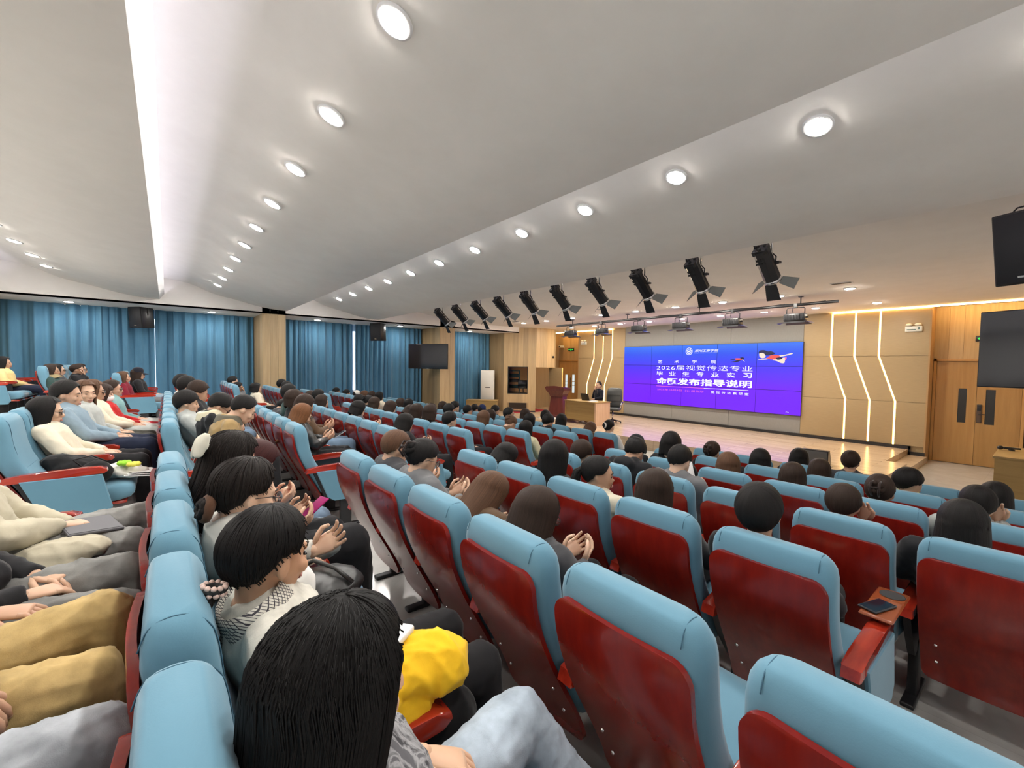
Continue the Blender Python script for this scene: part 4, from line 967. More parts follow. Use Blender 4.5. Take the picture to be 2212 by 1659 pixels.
def head_prims(mb, M):
    mb.ell((0, -.010, .022), (.076, .094, .093), 18, 14, M=M)
    mb.ell((0, .026, -.018), (.065, .066, .074), 16, 12, M=M)
    mb.ell((0, .040, -.060), (.050, .052, .052), 14, 10, M=M)
    mb.ell((0, .066, -.094), (.026, .024, .020), 10, 8, M=M)
    mb.ell((0, .090, -.066), (.022, .013, .014), 10, 8, M=M)
    mb.tube([(0, .088, .012), (0, .100, -.018), (0, .106, -.032)], [.008, .011, .014], 8, M=M); mb.ell((0, .104, -.036), (.018, .014, .011), 10, 8, M=M)
    mb.ell((0, .080, .018), (.052, .016, .014), 12, 8, M=M)
    for s in (-1, 1):
        mb.ell((s * .044, .072, -.030), (.020, .018, .020), 10, 8, M=M)
        mb.ell((s * .080, -.006, -.014), (.010, .020, .032), 10, 8, M=M @ Matrix.Translation((0, 0, 0)))
def body_mesh(J, voxel, hands=True, curl=.55):
    mb = MB(); torso(mb, J, -.006)
    head_prims(mb, J['Mh'])
    hp = J['Mh'] @ vec(0, -.012, -.055)
    cap(mb, [J['neck'] - J['ax'] * .03, J['neck'] + (hp - J['neck']) * .5, hp], [.058, .052, .054], 12)
    for k in 'LR':
        cap(mb, [J['neck'] - J['ax'] * .05, J['sh' + k]], [.06, .052], 10)
        cap(mb, [J['sh' + k], (J['sh' + k] + J['el' + k]) / 2, J['el' + k]], [.050, .043, .036])
        cap(mb, [J['el' + k], J['el' + k].lerp(J['wr' + k], .35), J['wr' + k]], [.036, .036, .024])
        cap(mb, [J['hip' + k], J['hip' + k].lerp(J['kn' + k], .5), J['kn' + k]], [.082, .070, .052])
        cap(mb, [J['kn' + k], J['kn' + k].lerp(J['an' + k], .3), J['an' + k]], [.05, .052, .034])
        cap(mb, [J['an' + k], J['toe' + k]], [.034, .028])
    me = remesh(mb, voxel, 2)
    if hands:
        h = MB()
        for k, s in (('L', 1), ('R', -1)):
            d, up = J['hd' + k]; hand(h, aim(J['wr' + k], d, up), 1, curl, s)
        join_mb(me, h)
    return me
def top_mesh(J, voxel=.014, inf=.019, hood=False, collar=True, wr=.0055, seed=1, sleeve=1.0, loose=1.0):
    mb = MB(); torso(mb, J, inf)
    for k in 'LR':
        cap(mb, [J['neck'] - J['ax'] * .055, J['sh' + k]], [.062, .066 * loose], 10)
        e = J['el' + k].lerp(J['wr' + k], max(sleeve, .0))
        cap(mb, [J['sh' + k], (J['sh' + k] + J['el' + k]) / 2, J['el' + k]], [.068 * loose, .063 * loose, .056 * loose])
        if sleeve > 0: mb.tube([J['el' + k], J['el' + k].lerp(J['wr' + k], .5 * sleeve), e], [.056 * loose, .050 * loose, .036], 10)
    n = J['neck']
    if collar: mb.tube([n - J['ax'] * .03, n + J['ax'] * .035 - J['fw'] * .008], [.088, .072], 14)
    if hood: mb.ell(n - J['fw'] * .085 + vec(0, 0, -.015), (.115, .060, .065), 14, 10)
    return remesh(mb, voxel, 2, wr, seed)
def leg_mesh(J, voxel=.016, inf=.015, wr=.005, seed=2, wide=1.0):
    mb = MB(); c = J['pel']
    mb.ell(c + vec(0, .0, .015), (.178, .135, .105), 16, 10)
    for k in 'LR':
        a = J['an' + k] + vec(0, 0, .03)
        cap(mb, [J['hip' + k] + vec(0, 0, .008), J['hip' + k].lerp(J['kn' + k], .5) + vec(0, 0, .006), J['kn' + k]], [.094 + inf * .3, .078 + inf, .060 + inf])
        mb.tube([J['kn' + k], J['kn' + k].lerp(a, .4), a], [.058 + inf, .056 + inf * wide, .047 + inf * .8 * wide], 10)
    return remesh(mb, voxel, 2, wr, seed)
def shoe_mb(J):
    mb = MB()
    for k in 'LR':
        a, t = J['an' + k], J['toe' + k]; d = (t - a); d.z = 0; d = d.normalized()
        base = vec(a.x, a.y, min(a.z, t.z) - .04); x = d.cross(vec(0, 0, 1)); tilt = (t.z - (a.z - .06)); rg = []
        for u, hw, h in ((-.075, .022, .05), (-.06, .034, .08), (0, .036, .09), (.07, .038, .065), (.13, .043, .05), (.19, .038, .042), (.215, .018, .03)):
            c = base + d * u; rg.append([c + x * hw * q + vec(0, 0, z * h) for q, z in ((-1, 0), (-1, .4), (-.8, .8), (-.3, 1), (.3, 1), (.8, .8), (1, .4), (1, 0))])
        mb.loft(rg)
    return mb
# hair ---------------------------------------------------------
HAIR = {  # (hairline polar angle by azimuth from the back), (fall length by azimuth), volume, lift
    'short':  ([(0, 142), (40, 138), (60, 128), (76, 112), (88, 100), (102, 98), (116, 92), (130, 72), (150, 57), (180, 54)], None, 1.08),
    'fringe': ([(0, 144), (40, 140), (60, 130), (76, 116), (88, 106), (102, 104), (116, 98), (132, 84), (150, 79), (180, 76)], None, 1.12),
    'crop':   ([(0, 136), (40, 132), (60, 122), (76, 106), (88, 95), (102, 94), (116, 88), (130, 66), (150, 55), (180, 51)], None, 1.035),
    'tied':   ([(0, 145), (40, 141), (60, 131), (75, 114), (86, 96), (100, 93), (114, 90), (128, 68), (148, 51), (180, 47)], None, 1.045),
    'bob':    ([(0, 95), (90, 95), (112, 90), (128, 62), (150, 52), (180, 50)], [(0, .10), (60, .12), (105, .12), (122, .06), (130, 0), (180, 0)], 1.12),
    'long':   ([(0, 95), (90, 95), (114, 90), (128, 62), (150, 52), (180, 50)], [(0, .36), (60, .34), (105, .30), (120, .20), (130, 0), (180, 0)], 1.09),
    'verylong': ([(0, 95), (90, 95), (116, 90), (130, 62), (150, 54), (180, 52)], [(0, .50), (60, .48), (105, .44), (120, .34), (131, 0), (180, 0)], 1.13),
    'longfringe': ([(0, 95), (90, 95), (116, 90), (130, 80), (150, 76), (180, 74)], [(0, .34), (60, .33), (105, .30), (122, .2), (132, 0), (180, 0)], 1.10),
}
def hair_mesh(style, seed=3, nu=72, nv=26, strands=0, groove=1.0):
    hl, fall, vol = HAIR[style]; r = np.random.RandomState(seed)
    g1 = r.uniform(-1, 1, 300); g2 = r.uniform(-1, 1, 300)
    def per(arr, x, n): x = x % n; i = int(x); f = x - i; f = f * f * (3 - 2 * f); return arr[i % n] * (1 - f) + arr[(i + 1) % n] * f
    def point(a, s, off=0):
        A = abs(math.degrees(a)); th = math.radians(float(np.interp(A, *zip(*hl)))); L = float(np.interp(A, *zip(*fall))) if fall else 0
        u = (a / (2 * PI) + .5)
        L *= 1 + .10 * per(g1, u * 40, 40) + .05 * per(g2, u * 90, 90)
        th *= 1 + .035 * per(g2, u * 44, 44)
        arc = .098 * th; tot = arc + L; d = s * tot
        k = vol * (1 + groove * (.012 * per(g1, u * 52, 52) + .008 * per(g2, u * 110, 110)) * min(1, s * 3)) + off
        t = min(d, arc) / .098; q = max(d - arc, 0)
        lift = 1 + .05 * math.sin(min(t, PI / 2) * 2)
        x = .0855 * k * math.sin(t) * math.sin(a); y = -(.1085 if abs(a) < PI / 2 else .103) * k * math.sin(t) * math.cos(a) - .008; z = .101 * k * math.cos(t) * 1.0 + .024
        if q > 0:
            z -= q; w_ = min(q / .3, 1)
            x *= 1 + .34 * w_ - .26 * w_ * w_; y = y * (1 + .05 * w_) + (.012 * math.sin(q * 9 + a))
            y -= .10 * math.cos(a) * .25 * w_ * 0
        return (x, y, z)
    rows_o, rows_i, at = [], [], []
    for j in range(nv + 1):
        s = j / nv
        rows_o.append([point(2 * PI * i / nu - PI, s) for i in range(nu)])
        rows_i.append([tuple(c * f + o for c, f, o in zip(point(2 * PI * i / nu - PI, s, -.07), (.86, .86, 1), (0, 0, 0))) for i in range(nu)])
        at += [((2 * PI * i / nu - PI), s, 0) for i in range(nu)]
    mb = MB(); mb.loft(rows_o, caps=False); n = len(mb.v); mb.loft(rows_i[::-1], caps=False)
    b = nv * nu
    for i in range(nu): mb.f.append((b + i, b + (i + 1) % nu, n + (i + 1) % nu, n + i)); mb.mi.append(0); mb.sm.append(True)
    at = at + at[::-1]
    for _ in range(strands):
        a = r.uniform(-PI, PI)
        if fall and float(np.interp(abs(math.degrees(a)), *zip(*fall))) <= 0 and r.rand() < .6: continue
        s0, s1 = r.uniform(.02, .3), r.uniform(.85, 1.03); off = r.uniform(.0, .03); da = r.uniform(-.12, .12); n0 = len(mb.v)
        pts = [point(a + da * t * t + .03 * math.sin(t * 5 + a * 9), s0 + (s1 - s0) * t, off * math.sin(PI * min(t + .1, 1)) + .006) for t in np.linspace(0, 1, 12)]
        mb.tube(pts, [.0006 + .0016 * math.sin(PI * t) ** .5 for t in np.linspace(0.02, .98, 12)], 4)
        sa = a + r.uniform(-1, 1); at += [(sa, .5, 0)] * (len(mb.v) - n0)
    m = mb.mesh('hair'); A = m.attributes.new('strand', 'FLOAT_VECTOR', 'POINT'); A.data.foreach_set('vector', np.array(at, dtype=np.float32).ravel()[:len(m.vertices) * 3]); return m
def strand_attr(m, axis=2):
    n = len(m.vertices); a = np.empty(n * 3); m.vertices.foreach_get('co', a); a = a.reshape(-1, 3)
    A = m.attributes.new('strand', 'FLOAT_VECTOR', 'POINT')
    A.data.foreach_set('vector', np.stack([np.arctan2(a[:, 0] - a[:, 0].mean(), a[:, 1] - a[:, 1].mean()), a[:, axis] * 3, a[:, 0]], 1).astype(np.float32).ravel()); return m
_cache = {}
def cached(key, f):
    if key not in _cache: _cache[key] = f()
    return _cache[key]
def tail_mesh():
    mb = MB(); r = np.random.RandomState(5)
    for k in range(16):
        a = 2 * PI * k / 16; q = r.uniform(.5, 1)
        mb.tube([(.012 * math.cos(a), -.100 - .012 * math.sin(a), .03), (.03 * q * math.cos(a), -.135 - .02 * q * math.sin(a), .0), (.034 * q * math.cos(a), -.15 - .03 * q * math.sin(a), -.10), (.022 * q * math.cos(a), -.135 - .02 * q * math.sin(a), -.22 - .05 * q)], [.010, .014, .013, .003], 6)
    return strand_attr(mb.mesh('ponytail'))
def bun_mesh():
    mb = MB()
    for k in range(5):
        a = 2 * PI * k / 5; mb.tube([(.03 * math.cos(a + t), -.112 - .012 * math.sin(3 * t), .03 + .03 * math.sin(a + t)) for t in np.linspace(0, 2.2, 8)], [.012, .018, .021, .022, .022, .021, .018, .012], 8)
    mb.ell((0, -.105, .03), (.035, .03, .035)); return strand_attr(mb.mesh('bun'), 0)
def face_mesh():
    mb = MB()
    for s in (-1, 1):
        mb.ell((s * .031, .0835, -.004), (.0135, .006, .0052), 10, 6, 0)
        mb.tube([(s * .014, .0945, .019), (s * .030, .0925, .024), (s * .047, .079, .020)], [.0026, .0036, .0018], 6, 1)
    mb.tube([(-.022, .094, -.069), (-.008, .1015, -.0665), (0, .102, -.068), (.008, .1015, -.0665), (.022, .094, -.069)], [.002, .0052, .0050, .0052, .002], 8, 2)
    mb.tube([(-.018, .094, -.074), (0, .101, -.077), (.018, .094, -.074)], [.002, .006, .002], 8, 2)
    m = mb.mesh('face'); [m.materials.append(x) for x in (M_eye, M_brow, M_lip)]; return m
def glasses_mesh():
    mb = MB()
    for s in (-1, 1):
        c = vec(s * .034, .104, -.004)
        mb.tube([c + vec(.026 * math.cos(a), -.004 * abs(math.cos(a)), .021 * math.sin(a)) for a in [2 * PI * k / 18 for k in range(19)]], .0016, 5, 0)
        mb.tube([c + vec(s * .026, -.004, .004), (s * .072, .06, .004), (s * .084, .0, -.002), (s * .083, -.02, -.012)], .0016, 5, 0)
        mb.loft([[c + vec(.025 * math.cos(a), y, .020 * math.sin(a)) for a in [2 * PI * k / 14 for k in range(14)]] for y in (-.0006, .0006)], True, 1)
    mb.tube([(-.009, .106, 0), (0, .108, .003), (.009, .106, 0)], .0016, 5, 0)
    m = mb.mesh('glasses'); [m.materials.append(x) for x in (M_blackp, M_lens)]; return m
def cap_mesh():
    mb = MB(); mb.lathe([(.092, -.01), (.095, .03), (.086, .075), (.06, .108), (.02, .122), (0, .123)], (0, -.006, .03), 20)
    P = []
    for j in range(4):
        t = j / 3; P.append([(.085 * math.sin(a) * (1 - .1 * t), .06 + .035 * math.cos(a) + .075 * t * math.cos(a * .9), .028 - .012 * t - .02 * abs(math.sin(a)) * t) for a in np.linspace(-1.25, 1.25, 10)])
    Q = [[(x, y, z - .006) for x, y, z in row] for row in P[::-1]]
    mb.grid(P + Q); return mb.mesh('cap')
def mask_mesh():
    mb = MB(); P = []
    for z, d, hw in ((-.018, .108, .045), (-.035, .118, .058), (-.06, .117, .062), (-.085, .108, .056), (-.105, .085, .038)):
        P.append([(hw * math.sin(a) * 1.25, d * math.cos(a * .85) - .012 * (1 - math.cos(a)), z) for a in np.linspace(-1.3, 1.3, 12)])
    mb.grid(P); mb.grid([[(x * .96, y - .006, z) for x, y, z in r_] for r_ in P[::-1]])
    for s in (-1, 1): mb.tube([(s * .055, .05, -.03), (s * .08, .0, .0), (s * .082, -.02, -.02)], .0015, 5)
    return mb.mesh('mask')
POSES = {'back': dict(lean=25, arms='lap', pitch=-8), 'rest': dict(lean=24, arms='rest', pitch=-4), 'phone': dict(lean=17, arms='phone', pitch=-24), 'up': dict(lean=12, arms='lap', pitch=-3),
         'fwd': dict(lean=-16, arms='fwd', pitch=-32), 'turnR': dict(lean=14, arms='lap', pitch=-6, yaw=-52), 'turnL': dict(lean=16, arms='lap', pitch=-6, yaw=38), 'lol': dict(lean=27, arms='lap', pitch=24), 'sleep': dict(lean=24, arms='lap', pitch=-38, roll=10),
         'cheek': dict(lean=8, arms='cheek', pitch=-6), 'down': dict(lean=2, arms='phone', pitch=-42)}
SKINS = [(.56, .35, .24), (.60, .39, .27), (.50, .30, .20), (.63, .42, .30)]
BLK, DBR, BRN, RBR, GRY = (.010, .009, .009), (.030, .018, .013), (.10, .052, .030), (.16, .070, .030), (.05, .05, .05)
def person(X, Y, Z, hz, pose, hair, hcol, top, bottom, label, group, seed=0, hood=False, glasses=False, extra=(), skin=None, res='far', J=None, sz=None, shoes=(.6, .6, .58), legmat=None, topmat=None, rz=0, turn=None, topkw={}, bodyvox=None, hairkw={}, legkw={}):
    """(X, Y, Z): head x, seat-row y reference of the body, floor height; hz: head height over the floor"""
    if J is None:
        kw = dict(POSES[pose])
        if turn is not None: kw['yaw'] = turn
        J = cached(('J', pose, turn), lambda: joints(**kw)); key = (pose, turn)
    else: key = ('own', label)
    vox = bodyvox or (.020 if res == 'far' else .011)
    me = cached(('body', key, vox), lambda: body_mesh(J, vox, True))
    o = link('person', me, M_skin); o.color = (*(skin or SKINS[seed % 4]), 1)
    s = sz or min(max(hz / J['head'].z, .88), 1.14)
    o.location = (X, Y, Z); o.scale = (1, 1, s); o.rotation_euler = (0, 0, rz)
    tag(o, label, 'person', group)
    def part(nm, m, mm, col=None, M=None):
        mm0 = mm
        c = link(nm, m, mm, o)
        if mm0 and c.data.materials[0] is not mm0: c.material_slots[0].link = 'OBJECT'; c.material_slots[0].material = mm0
        if col: c.color = (*col, 1)
        if M is not None: c.matrix_local = M
        return c
    tv_ = .022 if res == 'far' else .013
    part('top', cached(('top', key, hood, tv_, str(topkw)), lambda: top_mesh(J, **{'voxel': tv_, 'hood': hood, 'seed': seed, **topkw})), topmat or M_cloth, top)
    part('trousers', cached(('leg', key, tv_, str(legkw)), lambda: leg_mesh(J, **{'voxel': tv_ + .002, **legkw})), legmat or M_denim, bottom)
    part('shoes', cached(('shoe', key), lambda: shoe_mb(J).mesh('shoes')), M_cloth, shoes)
    Mh = J['Mh'] @ Matrix.Diagonal((1, 1, 1 / s, 1)) if False else J['Mh']
    if hair:
        hk = dict(seed=seed % 3, **hairkw)
        h = part('hair', cached(('hair', hair, str(hk)), lambda: hair_mesh(hair, **hk)), M_hair, hcol, Mh)
    part('facial_features', cached('face', face_mesh), [], None, Mh)
    if glasses: part('glasses', cached('glasses', glasses_mesh), [], None, Mh)
    for e in extra:
        if e == 'tail': part('ponytail', cached('tail', tail_mesh), M_hair, hcol, Mh); part('hair_tie', cached('tie', lambda: MB().ell((0, -.108, .03), (.02, .014, .02)).mesh('tie')), M_cloth, (.25, .02, .02), Mh)
        elif e == 'bun': part('hair_bun', cached('bun', bun_mesh), M_hair, hcol, Mh)
        elif e == 'claw':
            part('hair_bun', cached('bun', bun_mesh), M_hair, hcol, Mh)
            part('claw_clip', cached('claw', lambda: MB().tube([(.02, -.10, .075), (.025, -.155, .06), (.025, -.165, .0), (.02, -.12, -.03)], .007, 6).tube([(-.02, -.10, .075), (-.025, -.155, .06), (-.025, -.165, .0), (-.02, -.12, -.03)], .007, 6).tube([(.025, -.16, .03), (-.025, -.16, .03)], .007, 6).mesh('claw')), M_cloth, (.03, .02, .018), Mh)
        elif e == 'moon': part('hair_bun', cached('bun', bun_mesh), M_hair, hcol, Mh); part('crescent_clip', cached('moon', lambda: MB().tube([(.045 * math.sin(a), -.145, .03 + .045 * math.cos(a)) for a in np.linspace(-.4, 2.9, 12)], [.004, .007, .010, .012, .013, .014, .014, .013, .012, .010, .007, .004], 6).mesh('moon')), M_cloth, (.7, .66, .6), Mh)
        elif e[0] == 'cap': part('cap', cached('cap', cap_mesh), M_cloth, e[1], Mh)
        elif e[0] == 'mask': part('face_mask', cached('mask', mask_mesh), M_cloth, (.75, .75, .75), Mh)
        elif e[0] == 'collar': part('collar', cached(('collar', key, e[2] if len(e) > 2 else 1), lambda: remesh(MB().tube([J['neck'] - J['ax'] * .05 + vec(0, 0, 0), J['neck'] + J['ax'] * .03 - J['fw'] * .012], [.115 * (e[2] if len(e) > 2 else 1), .088 * (e[2] if len(e) > 2 else 1)], 16), .012, 1, .003, 4)), M_cloth, e[1])
    return o
def phone(x, y, z, M, lab, col=(.02, .02, .025), grp=None):
    t = thing('phone', lab, 'phone', (x, y, z), 0, grp)
    b = MB().rbox(-.037, .037, -.078, .078, -.004, .004, .0035, M=M).build('case', M_cloth, t); b.color = (*col, 1)
    MB().box(-.033, .033, -.072, .072, .0041, .0048, M=M).build('screen', M_screen_off, t); return t
# ---------------------------------------------------------------- audience
person(-2.930, 0.923, 0.497, 1.047, 'phone', 'tied', BRN, (.06,.06,.065), (.018,.018,.02), 'person with smooth brown hair tied back, first seat, sixth row, doors block', 'audience in the doors block', 0)
person(-2.512, 0.923, 0.497, 1.045, 'phone', 'tied', BLK, (.16,.16,.165), (.018,.018,.02), 'person with black hair in a dark claw clip, holding a phone, sixth row doors block', 'audience in the doors block', 1, extra=('claw',), glasses=True)
person(-1.964, 0.923, 0.497, 0.930, 'down', 'long', BRN, (.10,.06,.035), (.17,.25,.35), 'person with reddish brown hair bent low behind a seat, third seat, sixth row, doors block', 'audience in the doors block', 2)
person(-1.416, 0.923, 0.497, 0.988, 'phone', 'long', DBR, (.06,.06,.065), (.018,.018,.02), 'person with long dark brown hair and grey knit top, fourth seat, sixth row, doors block', 'audience in the doors block', 3, glasses=True)
person(-3.060, 1.884, 0.398, 0.934, 'down', 'bob', BLK, (.018,.018,.02), (.018,.018,.02), 'person with short black hair sunk behind a seat, first seat, fifth row, doors block', 'audience in the doors block', 4)
person(-2.207, 1.884, 0.398, 1.091, 'back', 'long', BLK, (.018,.018,.02), (.17,.25,.35), 'person with long straight black hair and black top, second seat, fifth row, doors block', 'audience in the doors block', 5)
person(-1.868, 1.884, 0.398, 1.036, 'turnR', 'tied', BLK, (.66,.60,.47), (.06,.06,.065), 'person with black ponytail and red tie, face turned to the doors, fifth row doors block', 'audience in the doors block', 6, extra=('tail',), turn=-48)
person(-1.390, 1.884, 0.398, 1.045, 'back', 'long', DBR, (.06,.06,.065), (.018,.018,.02), 'person with long dark hair behind a red seat back, fourth seat, fifth row, doors block', 'audience in the doors block', 7)
person(-0.824, 1.884, 0.398, 1.099, 'lol', 'fringe', BLK, (.018,.018,.02), (.018,.018,.02), 'person with full black hair leaning back over the seat top, fifth row doors block', 'audience in the doors block', 8)
person(-2.815, 2.845, 0.298, 1.020, 'back', 'fringe', DBR, (.018,.018,.02), (.018,.018,.02), 'person with tousled dark hair, first seat, fourth row, doors block', 'audience in the doors block', 9)
person(-2.367, 2.845, 0.298, 1.077, 'down', 'short', BLK, (.018,.018,.02), (.06,.06,.065), 'person with short black hair and black hooded jacket, second seat, fourth row, doors block', 'audience in the doors block', 10, hood=True)
person(-1.846, 2.845, 0.298, 1.105, 'phone', 'crop', BLK, (.16,.16,.165), (.018,.018,.02), 'person with cropped black hair and grey shirt, third seat, fourth row, doors block', 'audience in the doors block', 11)
person(-0.780, 2.845, 0.298, 1.032, 'cheek', 'short', DBR, (.17,.012,.025), (.018,.018,.02), 'person with short dark hair and maroon jacket, fifth seat, fourth row, doors block', 'audience in the doors block', 12)
person(-0.259, 2.845, 0.298, 1.072, 'back', 'bob', BLK, (.018,.018,.02), (.17,.25,.35), 'person with round black bobbed hair, sixth seat, fourth row, doors block', 'audience in the doors block', 13)
person(-3.060, 3.806, 0.199, 1.023, 'down', 'crop', BLK, (.018,.018,.02), (.17,.25,.35), 'person with black cap pulled low, first seat, third row, doors block', 'audience in the doors block', 14, extra=(('cap',(.02,.02,.022)),))
person(-2.455, 3.806, 0.199, 1.148, 'back', 'bob', BLK, (.018,.018,.02), (.018,.018,.02), 'person with rounded black hair, head up, second seat, third row, doors block', 'audience in the doors block', 15)
person(-1.864, 3.806, 0.199, 1.043, 'back', 'bob', BRN, (.10,.06,.035), (.17,.25,.35), 'person with reddish dark bobbed hair, third seat, third row, doors block', 'audience in the doors block', 16)
person(-1.334, 3.806, 0.199, 1.047, 'back', 'long', DBR, (.06,.06,.065), (.17,.25,.35), 'person with long parted dark hair, fourth seat, third row, doors block', 'audience in the doors block', 17)
person(-0.769, 3.806, 0.199, 1.064, 'back', 'tied', DBR, (.018,.018,.02), (.17,.25,.35), 'person with curly dark hair in a beaded clip, fifth seat, third row, doors block', 'audience in the doors block', 18, extra=('claw',))
person(-0.285, 3.806, 0.199, 1.073, 'cheek', 'short', BLK, (.42,.44,.42), (.17,.25,.35), 'person with hand behind short black hair, pale green sleeve, sixth seat, third row, doors block', 'audience in the doors block', 19)
person(-2.499, 4.767, 0.100, 1.064, 'back', 'tied', DBR, (.018,.018,.02), (.018,.018,.02), 'person with dark hair gathered in a claw clip, second seat, second row, doors block', 'audience in the doors block', 20, extra=('claw',))
person(-1.964, 4.767, 0.100, 1.056, 'back', 'bob', BLK, (.018,.018,.02), (.17,.25,.35), 'person with glossy black hair, third seat, second row, doors block', 'audience in the doors block', 21)
person(-1.416, 4.767, 0.100, 1.046, 'back', 'long', DBR, (.018,.018,.02), (.018,.018,.02), 'person with long dark hair with a parting, fourth seat, second row, doors block', 'audience in the doors block', 22)
person(-0.771, 4.767, 0.100, 1.069, 'turnR', 'fringe', BLK, (.70,.70,.68), (.17,.25,.35), 'person with black hair and yellow green collar, looking sideways, fifth seat, second row, doors block', 'audience in the doors block', 23, extra=(('collar',(.55,.62,.25)),), turn=-42)
person(-0.252, 4.767, 0.100, 1.065, 'back', 'bob', BLK, (.018,.018,.02), (.018,.018,.02), 'person with dark bobbed hair beside a red seat, sixth seat, second row, doors block', 'audience in the doors block', 24)
person(-1.903, 5.728, 0.001, 1.064, 'back', 'bob', BLK, (.018,.018,.02), (.018,.018,.02), 'person with black hair beside the stage monitor, third seat, first row, doors block', 'audience in the doors block', 25)
person(-1.416, 5.728, 0.001, 1.112, 'up', 'tied', DBR, (.06,.06,.065), (.018,.018,.02), 'person with dark hair pulled smooth and glasses, tall before the stage, first row doors block', 'audience in the doors block', 26, glasses=True)
person(-4.708, -0.104, 0.596, 1.107, 'fwd', 'crop', BLK, (.32,.22,.10), (.018,.018,.02), 'person with short black hair, khaki jacket, bent over phone, first seat, seventh row, middle block', 'audience in the middle block', 27, extra=(('collar',(.13,.12,.09),1.05),), res='mid', shoes=(.7,.68,.62))
person(-5.253, -0.080, 0.596, 1.096, 'down', 'short', BLK, (.018,.018,.02), (.17,.25,.35), 'person with black hair and cream hooded top looking down, second seat, seventh row, middle block', 'audience in the middle block', 28, extra=(('collar',(.68,.62,.45),1.15),), res='mid', glasses=True)
person(-5.798, -0.115, 0.596, 1.100, 'back', 'fringe', BLK, (.42,.44,.42), (.018,.018,.02), 'person with thick black hair and pale green collar, third seat, seventh row, middle block', 'audience in the middle block', 29, res='mid')
person(-6.343, -0.070, 0.596, 1.176, 'phone', 'short', DBR, (.018,.018,.02), (.17,.25,.35), 'person with curly dark hair, fourth seat, seventh row, middle block', 'audience in the middle block', 30)
person(-7.433, -0.060, 0.596, 1.200, 'back', 'fringe', BLK, (.06,.06,.065), (.018,.018,.02), 'person with black bowl-cut hair, sixth seat, seventh row, middle block', 'audience in the middle block', 31)
person(-8.523, -0.088, 0.596, 1.200, 'back', 'fringe', BLK, (.70,.70,.68), (.018,.018,.02), 'person with black hair and white top, eighth seat, seventh row, middle block', 'audience in the middle block', 32)
person(-5.253, 0.824, 0.497, 1.060, 'phone', 'long', RBR, (.018,.018,.02), (.018,.018,.02), 'person with long brown hair and black leather jacket holding a phone, sixth row middle block', 'audience in the middle block', 33, topmat=M_leathr, res='mid', glasses=True)
person(-5.798, 0.980, 0.497, 1.118, 'phone', 'bob', DBR, (.10,.06,.035), (.17,.25,.35), 'person with dark hair and brown leather jacket, third seat, sixth row, middle block', 'audience in the middle block', 34)
person(-6.343, 0.969, 0.497, 1.154, 'up', 'bob', DBR, (.018,.018,.02), (.06,.06,.065), 'person with black bobbed hair and dark coat, fourth seat, sixth row, middle block', 'audience in the middle block', 35)
person(-6.888, 1.022, 0.497, 1.200, 'up', 'short', BLK, (.03,.06,.055), (.018,.018,.02), 'person with short black hair and dark green coat, fifth seat, sixth row, middle block', 'audience in the middle block', 36)
person(-7.978, 1.022, 0.497, 0.930, 'down', 'short', BLK, (.06,.06,.065), (.018,.018,.02), 'person with short black hair sunk low, seventh seat, sixth row, middle block', 'audience in the middle block', 37)
person(-4.868, 1.884, 0.398, 1.029, 'phone', 'long', BLK, (.018,.018,.02), (.018,.018,.02), 'person with long black hair and black jacket, first seat, fifth row, middle block', 'audience in the middle block', 38)
person(-6.503, 1.884, 0.398, 1.060, 'phone', 'bob', BLK, (.06,.06,.065), (.17,.25,.35), 'person with black bobbed hair bent to a phone, fourth seat, fifth row, middle block', 'audience in the middle block', 39)
person(-8.138, 1.884, 0.398, 1.057, 'back', 'bob', DBR, (.02,.026,.05), (.018,.018,.02), 'person with dark brown bobbed hair, seventh seat, fifth row, middle block', 'audience in the middle block', 40)
person(-8.363, 1.884, 0.398, 1.135, 'back', 'short', BLK, (.018,.018,.02), (.018,.018,.02), 'person with short black hair and black coat, eighth seat, fifth row, middle block', 'audience in the middle block', 41)
person(-9.228, 1.884, 0.398, 1.075, 'up', 'long', DBR, (.10,.06,.035), (.17,.25,.35), 'person with long dark brown hair, ninth seat, fifth row, middle block', 'audience in the middle block', 42)
person(-5.311, 2.845, 0.298, 1.065, 'back', 'short', BLK, (.06,.06,.065), (.018,.018,.02), 'person with short black layered hair, second seat, fourth row, middle block', 'audience in the middle block', 43)
person(-5.891, 2.845, 0.298, 1.109, 'back', 'bob', DBR, (.018,.018,.02), (.17,.25,.35), 'person with dark brown hair, third seat, fourth row, middle block', 'audience in the middle block', 44)
person(-6.343, 2.845, 0.298, 1.088, 'back', 'bob', DBR, (.16,.16,.165), (.018,.018,.02), 'person with rounded dark hair, fourth seat, fourth row, middle block', 'audience in the middle block', 45)
person(-7.048, 2.845, 0.298, 1.009, 'down', 'bob', DBR, (.06,.06,.065), (.018,.018,.02), 'person with dark hair sunk behind seats, fifth seat, fourth row, middle block', 'audience in the middle block', 46)
person(-7.572, 2.845, 0.298, 1.048, 'phone', 'bob', DBR, (.66,.60,.47), (.17,.25,.35), 'person with dark hair and cream sleeve, sixth seat, fourth row, middle block', 'audience in the middle block', 47)
person(-8.138, 2.845, 0.298, 1.079, 'back', 'bob', DBR, (.018,.018,.02), (.018,.018,.02), 'person with dark brown rounded hair, seventh seat, fourth row, middle block', 'audience in the middle block', 48)
person(-8.683, 2.845, 0.298, 1.081, 'phone', 'tied', BLK, (.018,.018,.02), (.17,.25,.35), 'person with black hair tied up, eighth seat, fourth row, middle block', 'audience in the middle block', 49, extra=('bun',))
person(-8.994, 2.845, 0.298, 1.085, 'back', 'long', BLK, (.06,.06,.065), (.018,.018,.02), 'person with loose black hair, ninth seat, fourth row, middle block', 'audience in the middle block', 50)
